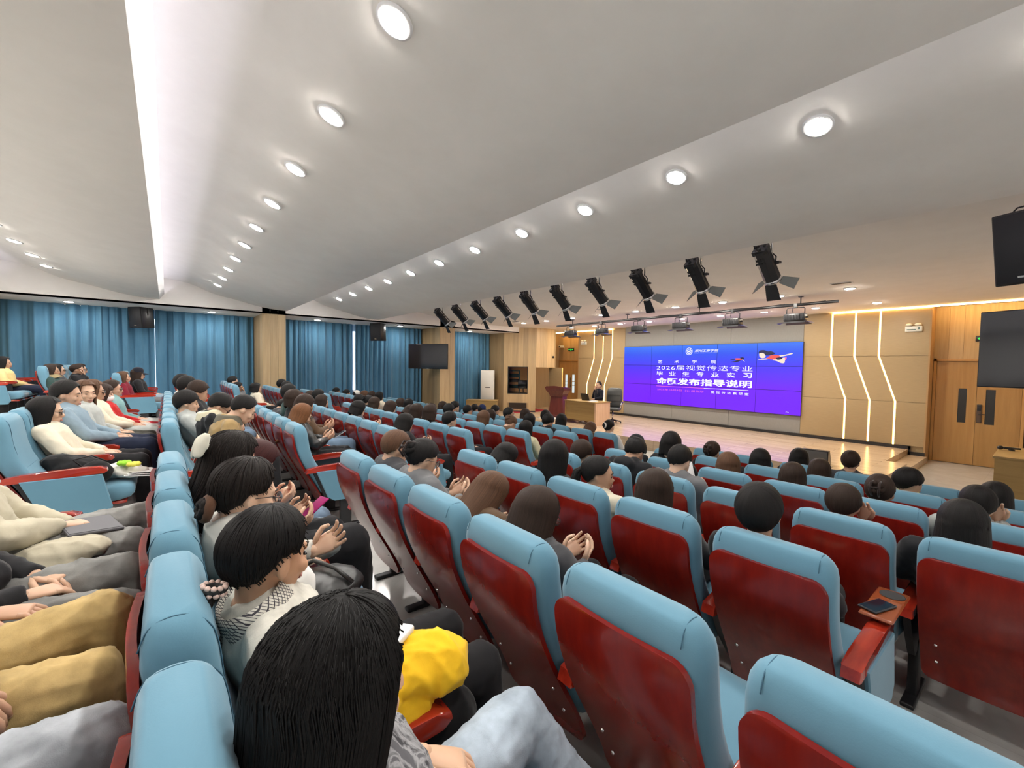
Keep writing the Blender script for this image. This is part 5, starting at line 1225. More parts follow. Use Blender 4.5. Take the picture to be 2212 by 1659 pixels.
person(-4.868, 3.806, 0.199, 1.023, 'up', 'long', BLK, (.62,.58,.38), (.17,.25,.35), 'person with straight black hair and cream yellow jacket, first seat, third row, middle block', 'audience in the middle block', 51)
person(-5.413, 3.806, 0.199, 1.027, 'down', 'tied', BRN, (.10,.06,.035), (.17,.25,.35), 'person with brown hair in a loose bun, second seat, third row, middle block', 'audience in the middle block', 52, extra=('bun',))
person(-5.847, 3.806, 0.199, 1.074, 'back', 'bob', BRN, (.06,.06,.065), (.018,.018,.02), 'person with chestnut brown hair, third seat, third row, middle block', 'audience in the middle block', 53)
person(-6.974, 3.806, 0.199, 1.103, 'back', 'short', BLK, (.018,.018,.02), (.018,.018,.02), 'person with short black hair, fifth seat, third row, middle block', 'audience in the middle block', 54)
person(-7.824, 3.806, 0.199, 1.043, 'phone', 'bob', DBR, (.018,.018,.02), (.17,.25,.35), 'person with dark hair and spectacles, seventh seat, third row, middle block', 'audience in the middle block', 55, glasses=True)
person(-8.683, 3.806, 0.199, 1.078, 'back', 'long', BLK, (.02,.026,.05), (.018,.018,.02), 'person with long black hair and navy top, eighth seat, third row, middle block', 'audience in the middle block', 56, glasses=True)
person(-9.089, 3.806, 0.199, 1.059, 'back', 'bob', DBR, (.018,.018,.02), (.17,.25,.35), 'person with dark bobbed hair, ninth seat, third row, middle block', 'audience in the middle block', 57)
person(-5.413, 4.767, 0.100, 1.100, 'phone', 'fringe', BLK, (.018,.018,.02), (.018,.018,.02), 'person with thick black hair with fringe, second seat, second row, middle block', 'audience in the middle block', 58)
person(-5.802, 4.767, 0.100, 1.076, 'back', 'bob', BLK, (.06,.06,.065), (.018,.018,.02), 'person with black rounded hair, third seat, second row, middle block', 'audience in the middle block', 59)
person(-6.503, 4.767, 0.100, 1.121, 'up', 'short', BLK, (.02,.026,.05), (.17,.25,.35), 'person with short black hair and white mask, fourth seat, second row, middle block', 'audience in the middle block', 60, extra=(('mask',),), turn=-35)
person(-6.988, 4.767, 0.100, 1.049, 'back', 'bob', DBR, (.16,.16,.165), (.018,.018,.02), 'person with dark grey brown hair, fifth seat, second row, middle block', 'audience in the middle block', 61)
person(-7.959, 4.767, 0.100, 1.059, 'up', 'short', BLK, (.70,.70,.68), (.17,.25,.35), 'person with short black hair and white shirt, seventh seat, second row, middle block', 'audience in the middle block', 62, glasses=True)
person(-8.363, 4.767, 0.100, 1.106, 'back', 'short', BLK, (.06,.06,.065), (.018,.018,.02), 'person with black hair, round head, eighth seat, second row, middle block', 'audience in the middle block', 63)
person(-8.908, 4.767, 0.100, 1.065, 'back', 'bob', DBR, (.16,.16,.165), (.018,.018,.02), 'person with greying dark hair, ninth seat, second row, middle block', 'audience in the middle block', 64)
person(-4.868, 5.728, 0.001, 1.098, 'up', 'tied', BLK, (.70,.70,.68), (.17,.25,.35), 'person with black bun with a crescent clip and white striped top, first row middle block', 'audience in the middle block', 65, extra=('moon',))
person(-5.413, 5.728, 0.001, 0.991, 'down', 'bob', BRN, (.10,.06,.035), (.018,.018,.02), 'person with reddish brown hair sunk low, second seat, first row, middle block', 'audience in the middle block', 66)
person(-5.958, 5.728, 0.001, 1.096, 'back', 'bob', BLK, (.018,.018,.02), (.018,.018,.02), 'person with small rounded black hair, third seat, first row, middle block', 'audience in the middle block', 67)
person(-6.503, 5.728, 0.001, 1.119, 'up', 'fringe', BLK, (.06,.06,.065), (.17,.25,.35), 'person with black hair with a straight fringe, fourth seat, first row, middle block', 'audience in the middle block', 68)
person(-7.048, 5.728, 0.001, 1.101, 'back', 'bob', DBR, (.17,.012,.025), (.018,.018,.02), 'person with dark maroon hair, fifth seat, first row, middle block', 'audience in the middle block', 69)
person(-8.138, 5.728, 0.001, 1.096, 'back', 'short', BLK, (.018,.018,.02), (.018,.018,.02), 'person with black hair before the booth, seventh seat, first row, middle block', 'audience in the middle block', 70)
person(-8.683, 5.728, 0.001, 1.053, 'back', 'crop', BLK, (.02,.026,.05), (.018,.018,.02), 'person with navy blue cap, eighth seat, first row, middle block', 'audience in the middle block', 71, extra=(('cap',(.02,.03,.09)),))
person(-8.998, 5.728, 0.001, 1.055, 'back', 'short', BLK, (.70,.70,.68), (.018,.018,.02), 'person with short black hair at the far end, ninth seat, first row, middle block', 'audience in the middle block', 72)
person(-10.930, 4.040, 0.254, 1.043, 'back', 'bob', BLK, (.66,.60,.47), (.018,.018,.02), 'person with black hair and pale collar, first seat, third row, curtain block', 'audience in the curtain block', 73)
person(-11.470, 4.040, 0.254, 1.032, 'back', 'bob', DBR, (.06,.06,.065), (.018,.018,.02), 'person with dark maroon brown hair, second seat, third row, curtain block', 'audience in the curtain block', 74)
person(-12.010, 4.040, 0.254, 1.022, 'back', 'bob', BRN, (.10,.06,.035), (.018,.018,.02), 'person with light brown hair, third seat, third row, curtain block', 'audience in the curtain block', 75)
person(-12.550, 3.919, 0.254, 0.994, 'up', 'crop', BLK, (.66,.60,.47), (.018,.018,.02), 'person with white cap, fourth seat, third row, curtain block', 'audience in the curtain block', 76, extra=(('cap',(.75,.72,.66)),))
person(-13.090, 3.890, 0.254, 1.005, 'back', 'short', BLK, (.06,.06,.065), (.018,.018,.02), 'person with black hair, fifth seat, third row, curtain block', 'audience in the curtain block', 77)
person(-13.630, 3.757, 0.254, 1.034, 'back', 'short', BLK, (.018,.018,.02), (.018,.018,.02), 'person with short black hair low, sixth seat, third row, curtain block', 'audience in the curtain block', 78)
person(-10.930, 1.780, 0.498, 1.093, 'up', 'fringe', BLK, (.06,.06,.065), (.018,.018,.02), 'person with thick black hair tilted down, first seat, fifth row, curtain block', 'audience in the curtain block', 79)
person(-11.470, 1.780, 0.498, 1.125, 'up', 'short', BLK, (.018,.018,.02), (.018,.018,.02), 'person with black hair, pale face turned ahead, second seat, fifth row, curtain block', 'audience in the curtain block', 80)
person(-10.930, 1.164, 0.620, 0.930, 'up', 'bob', BLK, (.66,.60,.47), (.018,.018,.02), 'person with black hair behind the middle rows, first seat, sixth row, curtain block', 'audience in the curtain block', 81)
person(-11.470, 0.850, 0.620, 0.961, 'cheek', 'short', BLK, (.16,.16,.165), (.018,.018,.02), 'person with black hair, glasses and hand at mouth, second seat, sixth row, curtain block', 'audience in the curtain block', 82, glasses=True)
person(-12.010, 0.850, 0.620, 1.067, 'up', 'short', BLK, (.06,.06,.065), (.018,.018,.02), 'person with round black hair, third seat, sixth row, curtain block', 'audience in the curtain block', 83)
person(-10.930, -1.010, 0.864, 0.930, 'up', 'long', BRN, (.17,.012,.025), (.16,.16,.165), 'person with long reddish brown hair and maroon jacket, first seat, eighth row, curtain block', 'audience in the curtain block', 84, res='mid')
person(-11.470, -0.815, 0.864, 1.007, 'up', 'long', DBR, (.018,.018,.02), (.30,.38,.46), 'person with black cap over long dark hair, second seat, eighth row, curtain block', 'audience in the curtain block', 85, extra=(('cap',(.015,.016,.025)),))
person(-10.930, -1.940, 0.986, 0.930, 'up', 'bob', DBR, (.03,.06,.055), (.02,.026,.05), 'person with dark hair and dark green coat with tan fur collar, ninth row curtain block', 'audience in the curtain block', 86, extra=(('collar',(.30,.24,.13),1.35),))
person(-11.470, -1.940, 0.986, 0.930, 'up', 'long', BLK, (.06,.06,.065), (.02,.026,.05), 'person with long dark hair and spectacles, second seat, ninth row, curtain block', 'audience in the curtain block', 87, glasses=True)
person(-12.010, -1.777, 0.986, 0.930, 'cheek', 'tied', DBR, (.018,.018,.02), (.018,.018,.02), 'person with dark hair with a slide, chin resting on hand, ninth row curtain block', 'audience in the curtain block', 88, glasses=True)
person(-12.550, -1.762, 0.986, 0.930, 'up', 'bob', DBR, (.018,.018,.02), (.018,.018,.02), 'person with dark hair and glasses behind another head, fourth seat, ninth row, curtain block', 'audience in the curtain block', 89, glasses=True)
person(-11.470, -2.602, 1.108, 0.930, 'up', 'long', BLK, (.70,.55,.25), (.02,.026,.05), 'person with long black hair and yellow white top, second seat, tenth row, curtain block', 'audience in the curtain block', 90)
person(-5.253, -1.071, 0.696, 1.011, 'back', 'long', BLK, (.66,.60,.47), (.018,.018,.02), 'person with long black hair, glasses and cream white jacket, second seat, eighth row, middle block', 'audience in the middle block', 91, res='mid', glasses=True)
person(-5.798, -1.017, 0.696, 1.116, 'back', 'short', BLK, (.22,.30,.36), (.02,.026,.05), 'person with short black hair and faded denim jacket, third seat, eighth row, middle block', 'audience in the middle block', 92, res='mid', turn=-8)
person(-6.343, -1.030, 0.696, 1.101, 'turnR', 'long', BRN, (.42,.44,.42), (.05,.05,.04), 'person with light brown hair and checked shirt facing the camera, eighth row middle block', 'audience in the middle block', 93, res='mid', turn=-55)
person(-6.888, -0.946, 0.696, 1.086, 'back', 'long', BRN, (.66,.60,.47), (.42,.44,.42), 'person with dark brown hair, glasses and cream top, fifth seat, eighth row, middle block', 'audience in the middle block', 94, glasses=True)
person(-7.433, -0.913, 0.696, 1.027, 'back', 'longfringe', DBR, (.45,.02,.02), (.30,.02,.03), 'person with dark fringe, white mask and red jacket, sixth seat, eighth row, middle block', 'audience in the middle block', 95, res='mid', extra=(('mask',),))
person(-7.978, -0.948, 0.696, 1.056, 'up', 'short', DBR, (.20,.36,.36), (.42,.44,.42), 'person with dark hair, spectacles and teal sleeves, seventh seat, eighth row, middle block', 'audience in the middle block', 96, res='mid', glasses=True)
# ---------------------------------------------------------------- nearest people, in the camera's own row and the row behind
def near_joints(base, **ov):
    kw = dict(POSES[base]); J = joints(**kw); 
    for k, v_ in ov.items(): J[k] = v_
    return J
ZA, YA = rowZ(-1), rowY(-1) - .015
GA = 'audience in the doors block'
M_camo = mat('grey_camouflage_cotton', (.2, .2, .2), .9)
setcol(M_camo, ramp(M_camo, noise(M_camo, coords(M_camo, (1, 1, .7)), 22, 3, .6, 1.5), [(.38, (.035, .035, .04)), (.45, (.16, .16, .17)), (.55, (.30, .30, .31)), (.62, (.10, .10, .11))]))
M_jean = fabric('pale_denim', (1, 1, 1), .3, 420, .25, .1, use_obj=True, blot=11)
M_check = mat('checked_cotton', (.6, .58, .52), .9)
_v = N(M_check, 'ShaderNodeSeparateXYZ'); M_check.node_tree.links.new(coords(M_check, (1, 1, 1), rot=(.5, .4, .6)), _v.inputs[0])
def _line(ax, f):
    a = N(M_check, 'ShaderNodeMath', operation='MULTIPLY'); a.inputs[1].default_value = f; M_check.node_tree.links.new(_v.outputs[ax], a.inputs[0])
    b = N(M_check, 'ShaderNodeMath', operation='FRACT'); M_check.node_tree.links.new(a.outputs[0], b.inputs[0])
    c = N(M_check, 'ShaderNodeMath', operation='GREATER_THAN'); c.inputs[1].default_value = .78; M_check.node_tree.links.new(b.outputs[0], c.inputs[0]); return c.outputs[0]
_m = N(M_check, 'ShaderNodeMath', operation='MAXIMUM'); M_check.node_tree.links.new(_line('X', 150), _m.inputs[0]); M_check.node_tree.links.new(_line('Z', 150), _m.inputs[1])
setcol(M_check, mix(M_check, _m.outputs[0], (.60, .57, .50), (.045, .04, .05)))

# woman with very long hair, hand on her raised knee
J = near_joints('back', elL=vec(-.215, .35, .70), wrL=vec(-.10, .475, .735), hdL=(vec(.45, .85, -.30), vec(-.1, .25, 1)), knL=vec(-.15, .78, .625), anL=vec(-.02, 1.0, .22), toeL=vec(-.01, 1.13, .16), knR=vec(.04, .76, .53), anR=vec(.06, .84, .10), toeR=vec(.07, .98, .04))
p1 = person(-.69, YA + .008, ZA, 1.04, 'back', 'verylong', (.006, .0055, .0055), (1, 1, 1), (.36, .43, .50), 'woman with very long black hair, grey camouflage top, hand on pale jeans knee'.replace('woman', 'person'), GA, 1, J=J, res='near', bodyvox=.008, topmat=M_camo, legmat=M_jean, topkw=dict(sleeve=-.0, loose=1.0), hairkw=dict(nu=150, nv=44, strands=1500, groove=1.5), skin=(.62, .40, .27), legkw=dict(voxel=.009, wr=.006))
for k_ in (0, 1):
    b = MB(); c_ = J['wrL'].lerp(J['elL'], .10 + .07 * k_); M_ = aim(c_, J['wrL'] - J['elL'], (0, 0, 1))
    b.tube([M_ @ vec(.031 * math.cos(a), .004 * math.sin(2 * a), .030 * math.sin(a)) for a in [2 * PI * i / 20 for i in range(21)]], .0028, 6); b.build('wrist_band', M_rubber, p1)
# woman with a low ponytail in a white denim jacket
J = near_joints('back', elR=vec(.255, .30, .73), wrR=vec(.13, .455, .765), hdR=(vec(.15, .9, .0), vec(.35, 0, .9)), Mh=None)
J['head'] = J['head'] + vec(0, 0, 0)
J['Mh'] = Matrix.Translation(J['head']) @ Matrix.Rotation(math.radians(22), 4, 'Z') @ Matrix.Rotation(math.radians(-10), 4, 'X')
p2 = person(-1.256, YA + .0, ZA, 1.045, 'back', 'tied', (.008, .007, .007), (.62, .60, .53), (.02, .02, .022), 'person with low black ponytail in a beaded tie, white jacket with checked lining', GA, 2, J=J, res='near', bodyvox=.008, topmat=M_jean, hairkw=dict(nu=140, nv=36, strands=900, groove=1.3), skin=(.50, .29, .18), topkw=dict(loose=1.12, wr=.007))
Mh = J['Mh']
b = MB(); r_ = np.random.RandomState(8)
for k in range(46):
    a = r_.uniform(0, 2 * PI); q = r_.uniform(.15, 1); e_ = r_.uniform(.75, 1)
    b.tube([(.016 * q * math.cos(a), -.118 + .016 * q * math.sin(a), -.052), (.034 * q * math.cos(a), -.150 + .026 * q * math.sin(a), -.10), (.042 * q * math.cos(a), -.155 + .032 * q * math.sin(a), -.20), (.030 * q * math.cos(a) + .01, -.135 + .024 * q * math.sin(a), -.30 * e_), (.012 * q * math.cos(a) + .02, -.118, -.36 * e_)], [.004, .0065, .0075, .005, .001], 5)
t_ = link('ponytail', strand_attr(b.mesh('ponytail')), M_hair, p2); t_.matrix_local = Mh; t_.color = (.008, .007, .007, 1)
b = MB()
for k in range(22):
    a = 2 * PI * k / 11 + (.28 if k > 10 else 0); b.ell((.026 * math.cos(a), -.120 + .022 * math.sin(a), -.048 - (.016 if k > 10 else 0)), (.0075, .0065, .0062), 8, 6)
t_ = link('beaded_hair_tie', b.mesh('beads'), mat('cream_beads', (.72, .52, .45), .35), p2); t_.matrix_local = Mh
t_ = link('hair_tie_band', MB().tube([(.022 * math.cos(a), -.120 + .018 * math.sin(a), -.056) for a in [2 * PI * k / 16 for k in range(17)]], .010, 6).mesh('band'), M_rubber, p2); t_.matrix_local = Mh
nk, ax, fw_ = J['neck'], J['ax'], J['fw']
def collar_mesh(nk, ax, fw_, r0=.082, r1=.125, open_=.5, th=.006):
    P = []
    for j in range(5):
        t = j / 4; row = []
        for i in range(27):
            a = -PI / 2 - (PI - open_) + 2 * (PI - open_) * i / 26
            rr = r0 + (r1 - r0) * t; h_ = .055 * math.sin(PI * min(t * 1.15 + .18, 1)) - .030 * t
            row.append(nk + Vector((1, 0, 0)) * rr * 1.05 * math.cos(a) + fw_ * rr * .85 * math.sin(a) + ax * (h_ - .012))
        P.append(row)
    return P
P = collar_mesh(nk, ax, fw_); b = MB(); b.grid(P); b.grid([[q - ax * .006 for q in row] for row in P[::-1]]); b.build('checked_collar', M_check, p2)
t_ = link('red_undershirt', remesh(MB().tube([nk - ax * .04 + fw_ * .012, nk + ax * .012 + fw_ * .01], [.082, .068], 14), .01, 1), M_cloth, p2); t_.color = (.25, .015, .02, 1)
w_, e_ = J['wrR'], J['elR']; b = MB(); b.tube([e_.lerp(w_, .62), e_.lerp(w_, .96)], [.055, .050], 14); link('checked_cuff', remesh(b, .008, 1, .002, 4), M_check, p2)
# third: low bun, glasses, striped cuff, jeans, leather bag on the lap
J = near_joints('phone', elR=vec(.255, .36, .70), wrR=vec(-.10, .53, .70), hdR=(vec(-.35, .85, .0), vec(.2, .0, 1)), knR=vec(.22, .70, .60), knL=vec(.07, .68, .61), anR=vec(.2, .83, .1), anL=vec(.05, .82, .1), toeR=vec(.2, .97, .04), toeL=vec(.05, .96, .04))
J['Mh'] = Matrix.Translation(J['head']) @ Matrix.Rotation(math.radians(12), 4, 'Z') @ Matrix.Rotation(math.radians(-14), 4, 'X')
p3 = person(-1.804, YA - .06, ZA, 1.07, 'phone', 'tied', (.012, .009, .008), (.55, .53, .48), (.20, .30, .42), 'person with low dark bun, thin glasses, pale jacket and blue jeans', GA, 3, J=J, res='near', glasses=True, legmat=M_jean, hairkw=dict(nu=120, nv=32, strands=500, groove=1.3))
b = MB()
for k in range(7):
    a = 2 * PI * k / 7; b.tube([(.022 * math.cos(a + t), -.120 - .008 * math.sin(3 * t), -.055 + .022 * math.sin(a + t)) for t in np.linspace(0, 2.4, 8)], [.008, .013, .016, .017, .017, .016, .013, .008], 7)
t_ = link('hair_bun', strand_attr(b.mesh('bun')), M_hair, p3); t_.matrix_local = J['Mh']; t_.color = (.012, .009, .008, 1)
t_ = link('scrunchie', remesh(MB().tube([(.034 * math.cos(a), -.112, -.052 + .034 * math.sin(a)) for a in [2 * PI * k / 14 for k in range(15)]], .016, 8), .006, 1, .004, 3), M_cloth, p3); t_.matrix_local = J['Mh']; t_.color = (.10, .05, .03, 1)
M_stripe = mat('striped_knit', (.6, .6, .58), .9)
_wv = N(M_stripe, 'ShaderNodeTexWave', wave_type='BANDS', bands_direction='X'); _wv.inputs['Scale'].default_value = 42; M_stripe.node_tree.links.new(coords(M_stripe, rot=(0, 0, .6)), _wv.inputs['Vector'])
setcol(M_stripe, ramp(M_stripe, _wv.outputs['Fac'], [(.25, (.05, .05, .055)), (.4, (.68, .68, .66))]))
w_, e_ = J['wrR'], J['elR']
link('striped_sleeve', remesh(MB().tube([e_.lerp(w_, .30), e_.lerp(w_, .80)], [.062, .056], 14), .008, 1, .002, 4), M_stripe, p3)
link('black_cuff', remesh(MB().tube([e_.lerp(w_, .76), e_.lerp(w_, 1.0)], [.057, .045], 14), .008, 1, .003, 4), M_rubber, p3)
# fourth: big cream bow, long dark hair, navy and red sleeves, magenta phone, black skirt
J = near_joints('phone', wrR=vec(.08, .60, .70), wrL=vec(-.07, .60, .72), knL=vec(-.05, .80, .60), knR=vec(.18, .84, .62))
J['Mh'] = Matrix.Translation(J['head']) @ Matrix.Rotation(math.radians(-20), 4, 'X')
p4 = person(-2.352, YA - .05, ZA, 1.09, 'phone', 'long', (.012, .009, .008), (.016, .018, .03), (.018, .018, .02), 'person with long dark hair in a big cream bow, navy sleeve, holding magenta phone', GA, 4, J=J, res='near', glasses=True, hairkw=dict(nu=110, nv=32, strands=400, groove=1.3), legkw=dict(inf=.035, wr=.006))
b = MB()
for s in (-1, 1):
    rg = []
    for t in np.linspace(0, 1, 7):
        w_ = .012 + .045 * math.sin(PI * min(t * .62 + .05, 1)); c_ = vec(s * (.008 + .075 * t), -.125 - .02 * math.sin(PI * t), .03 + .018 * t * s)
        rg.append([c_ + vec(0, .016 * math.cos(a), w_ * math.sin(a)) for a in [2 * PI * k / 12 for k in range(12)]])
    b.loft(rg)
    b.loft([[vec(s * (.01 + .025 * t), -.13 + .004 * math.cos(a) - .02 * t, .02 - .13 * t) + vec((.012 + .022 * t) * math.cos(a), 0, 0) for a in [2 * PI * k / 8 for k in range(8)]] for t in np.linspace(0, 1, 5)])
b.ell((0, -.13, .03), (.018, .018, .022))
t_ = link('bow', remesh(b, .006, 1, .003, 5), M_cloth, p4); t_.matrix_local = J['Mh']; t_.color = (.66, .64, .54, 1)
# fifth: reddish hair, bent down, red top and jeans
p5 = person(-2.88, YA - .02, ZA, .97, 'down', 'bob', (.045, .012, .012), (.45, .02, .02), (.22, .31, .42), 'person with dark maroon hair bent low, red top and blue jeans', GA, 5, res='mid', legmat=M_jean)

# things they hold
bp = thing('black_backpack', 'black fabric backpack on the lap under the yellow bag', 'backpack', (-1.10, YA + .60, ZA + .60))
b = MB(); b.ell((0, 0, -.03), (.14, .16, .10), 18, 12); b.ell((.05, .06, -.06), (.10, .12, .10), 14, 10); link('body', remesh(b, .011, 2, .006, 9), M_cloth, bp).color = (.012, .012, .013, 1)
MB().tube([(.04, -.15, .03), (.10, -.20, -.06), (.08, -.19, -.18)], .012, 6).build('strap', M_rubber, bp)
yb = thing('yellow_bag', 'crumpled bright yellow drawstring bag with hanging straps on the lap', 'bag', (-1.07, YA + .56, ZA + .73))
M_yel = fabric('yellow_nylon', (.78, .47, .018), .10, 300, .1, .1, blot=14)
b = MB(); b.ell((0, .03, -.01), (.105, .13, .075), 18, 12); b.ell((.03, -.02, -.08), (.08, .10, .08), 14, 10); b.ell((.035, .10, -.01), (.09, .085, .075), 16, 10); b.ell((-.06, -.06, -.01), (.07, .09, .045), 14, 10); b.ell((.03, -.08, -.035), (.075, .075, .05), 14, 10)
link('body', remesh(b, .007, 2, .0085, 12), M_yel, yb)
b = MB()
for k in range(5): b.tube([(-.10 + .012 * k, -.10 - .006 * k, -.01 + .008 * k), (-.04 + .012 * k, -.115, .015), (.03, -.10 + .006 * k, .01)], [.008, .012, .007], 6)
link('gathered_edge', remesh(b, .005, 1), M_yel, yb)
def strap(name, pts, w_, m, par, th=.003):
    pts = [vec(*p) for p in pts]; rg = []
    for i, p in enumerate(pts):
        t = (pts[min(i + 1, len(pts) - 1)] - pts[max(i - 1, 0)]).normalized(); s_ = t.cross(vec(.78, -.62, .1)).normalized(); n_ = s_.cross(t)
        rg.append([p + s_ * w_ - n_ * th, p + s_ * w_ + n_ * th, p - s_ * w_ + n_ * th, p - s_ * w_ - n_ * th])
    return MB().loft(rg, smooth=False).build(name, m, par)
strap('strap', [(.05, -.06, -.04), (.055, -.085, -.12), (.05, -.09, -.22), (.05, -.095, -.34)], .016, M_yel, yb)
strap('strap', [(-.03, -.13, -.06), (.0, -.16, -.14), (.02, -.15, -.22)], .016, M_yel, yb)
MB().rbox(-.012, .012, -.006, .006, -.018, .018, .003, M=Matrix.Translation((.05, -.098, -.10))).build('buckle', M_blackp, yb)
pb = thing('power_bank', 'white power bank with ports held over the yellow bag', 'power bank', (-1.10, YA + .555, ZA + .802))
Mp = Matrix.Rotation(math.radians(38), 4, 'Z') @ Matrix.Rotation(-.12, 4, 'X')
MB().rbox(-.036, .036, -.055, .055, -.011, .011, .008, M=Mp, seg=3).build('case', mat('white_plastic', (.74, .75, .76), .35), pb)
MB().box(-.022, -.008, -.0557, -.054, -.004, .004, M=Mp).box(.008, .020, -.0557, -.054, -.004, .004, M=Mp).build('port', M_blackp, pb)
MB().rbox(.006, .022, -.078, -.054, -.005, .005, .002, M=Mp).build('plug', M_blackp, pb)
cb = MB().tube([tuple(q) for q in catmull([tuple(Mp @ vec(.014, -.078, 0)), (.045, -.09, -.03), (.06, -.085, -.09), (.05, -.10, -.17), (.02, -.12, -.24), (-.02, -.15, -.27)], 6)], .0035, 6).tube([tuple(q) for q in catmull([tuple(Mp @ vec(.014, -.078, 0)), (.03, -.11, -.02), (-.02, -.135, -.035), (-.09, -.12, -.04)], 6)], .0035, 6)
cable = cb.build('charging_cable', mat('red_cable', (.50, .03, .015), .5), None, pb.location); tag(cable, 'thin red charging cable hanging from the white power bank', 'cable')
lbg = thing('leather_bag', 'soft black leather bag on the lap of the person in jeans', 'bag', (-1.70, YA + .53, ZA + .70))
b = MB(); b.ell((0, 0, 0), (.12, .15, .062), 18, 12); b.ell((-.02, -.06, .02), (.08, .08, .05), 14, 10); link('body', remesh(b, .008, 2, .004, 15), M_leathr, lbg)
MB().tube([(-.10, -.08, .04), (-.05, -.02, .085), (.05, .03, .08), (.10, .08, .03)], .008, 6).build('handle', M_leathr, lbg)
wbg = thing('white_tote', 'white cloth tote leaning between the ponytail and the leather bag', 'bag', (-1.53, YA + .38, ZA + .80))
b = MB(); b.ell((0, 0, 0), (.06, .085, .105), 16, 12); link('body', remesh(b, .010, 2, .005, 17), M_cloth, wbg).color = (.74, .74, .72, 1)
MB().rbox(-.02, .02, .02, .06, -.105, -.085, .006).build('tag', mat('yellow_tag', (.6, .55, .03), .5), wbg)
pch = thing('grey_pouch', 'small grey and pink pouch held in a black-cuffed hand', 'pouch', (-2.0, YA + .60, ZA + .715))
b = MB(); b.ell((0, 0, 0), (.06, .09, .04), 14, 10); link('body', remesh(b, .009, 2, .004, 19), M_cloth, pch).color = (.14, .15, .14, 1)
b = MB(); b.ell((.02, .03, .025), (.03, .035, .022), 10, 8); link('flap', b.mesh('flap'), M_cloth, pch).color = (.55, .28, .32, 1)
phone(-2.345, YA + .655, ZA + .80, Matrix.Rotation(.3, 4, 'Z') @ Matrix.Rotation(.55, 4, 'X') @ Matrix.Rotation(PI, 4, 'Y'), 'magenta phone held above jeans by the navy-sleeved person', (.25, .012, .10))
phone(-4.70, rowY(-1) + .66, rowZ(-1) + .775, Matrix.Rotation(.5, 4, 'X'), 'black phone held by the man in the khaki jacket'.replace('man', 'person'))
phone(-2.32, rowY(0) + .66, rowZ(0) + .81, Matrix.Rotation(PI / 2, 4, 'Z') @ Matrix.Rotation(.3, 4, 'Y'), 'phone in a clear shiny case held sideways by the claw-clip person', (.45, .48, .5))
phone(-5.25, rowY(0) + .66, rowZ(0) + .81, Matrix.Rotation(.5, 4, 'X'), 'pale phone held by the person in the black leather jacket', (.4, .42, .45))

# people in the row behind, heads outside the picture
ZZ, YZ = rowZ(-2), rowY(-2)
for X, dy, base, top, bot, ov, desc, kw in (
    (-1.20, .0, 'rest', (.05, .05, .055), (.40, .43, .46), dict(), 'person in pale grey jeans, one knee showing at the picture edge', {}),
    (-1.65, .0, 'rest', (.05, .04, .03), (.46, .33, .14), dict(knL=vec(-.10, .84, .66), knR=vec(.13, .83, .60)), 'person in khaki trousers with both knees against a blue seat', {}),
    (-2.15, .0, 'lap', (.02, .02, .022), (.20, .20, .19), dict(knL=vec(-.10, .86, .60), knR=vec(.16, .86, .56)), 'person in washed grey jeans with a dark coat', {}),
    (-2.74, .02, 'lap', (.48, .44, .33), (.24, .24, .23), dict(knL=vec(-.2, .88, .62), knR=vec(.16, .84, .60), elR=vec(.25, .46, .74), wrR=vec(.06, .60, .70)), 'person in a beige knitted sweater with a grey folder on the lap', {})):
    J = joints(lean=26, arms='lap' if base == 'lap' else 'rest', pitch=-4); J.update(ov)
    person(X, YZ + dy, ZZ, 1.08, 'back', 'short', BLK, top, bot, desc, 'audience row behind the camera', int(-X * 10), J=J, res='near', legmat=M_jean, legkw=dict(voxel=.010, wr=.008), topkw=dict(wr=.008, loose=1.1))
fo = thing('grey_folder', 'flat dark grey folder lying on grey jeans', 'folder', (-2.68, YZ + .72, ZZ + .70), math.radians(15))
MB().rbox(-.13, .13, -.09, .09, -.006, .006, .004, M=Matrix.Rotation(-.08, 4, 'X')).build('cover', mat('folder_grey', (.09, .09, .10), .6), fo)
MB().box(-.12, .12, -.085, .085, .006, .008, M=Matrix.Rotation(-.08, 4, 'X')).build('sheet', mat('folder_inner', (.12, .12, .13), .7), fo)
hb = thing('knit_scarf', 'beige ribbed knit scarf draped over a thigh', 'scarf', (-2.50, YZ + .66, ZZ + .66))
b = MB(); b.ell((0, 0, 0), (.09, .15, .05), 16, 10); b.ell((.06, -.04, -.06), (.06, .12, .07), 14, 10); link('cloth', remesh(b, .010, 2, .008, 23), M_cloth, hb).color = (.48, .44, .33, 1)
ct = thing('dark_coat', 'black folded coat on the lap beside a red armrest', 'coat', (-2.26, YZ + .36, ZZ + .74))
b = MB(); b.ell((0, 0, 0), (.13, .17, .10), 16, 12); b.ell((.05, .1, -.03), (.09, .12, .07), 14, 10); link('cloth', remesh(b, .011, 2, .008, 29), M_cloth, ct).color = (.02, .02, .022, 1)

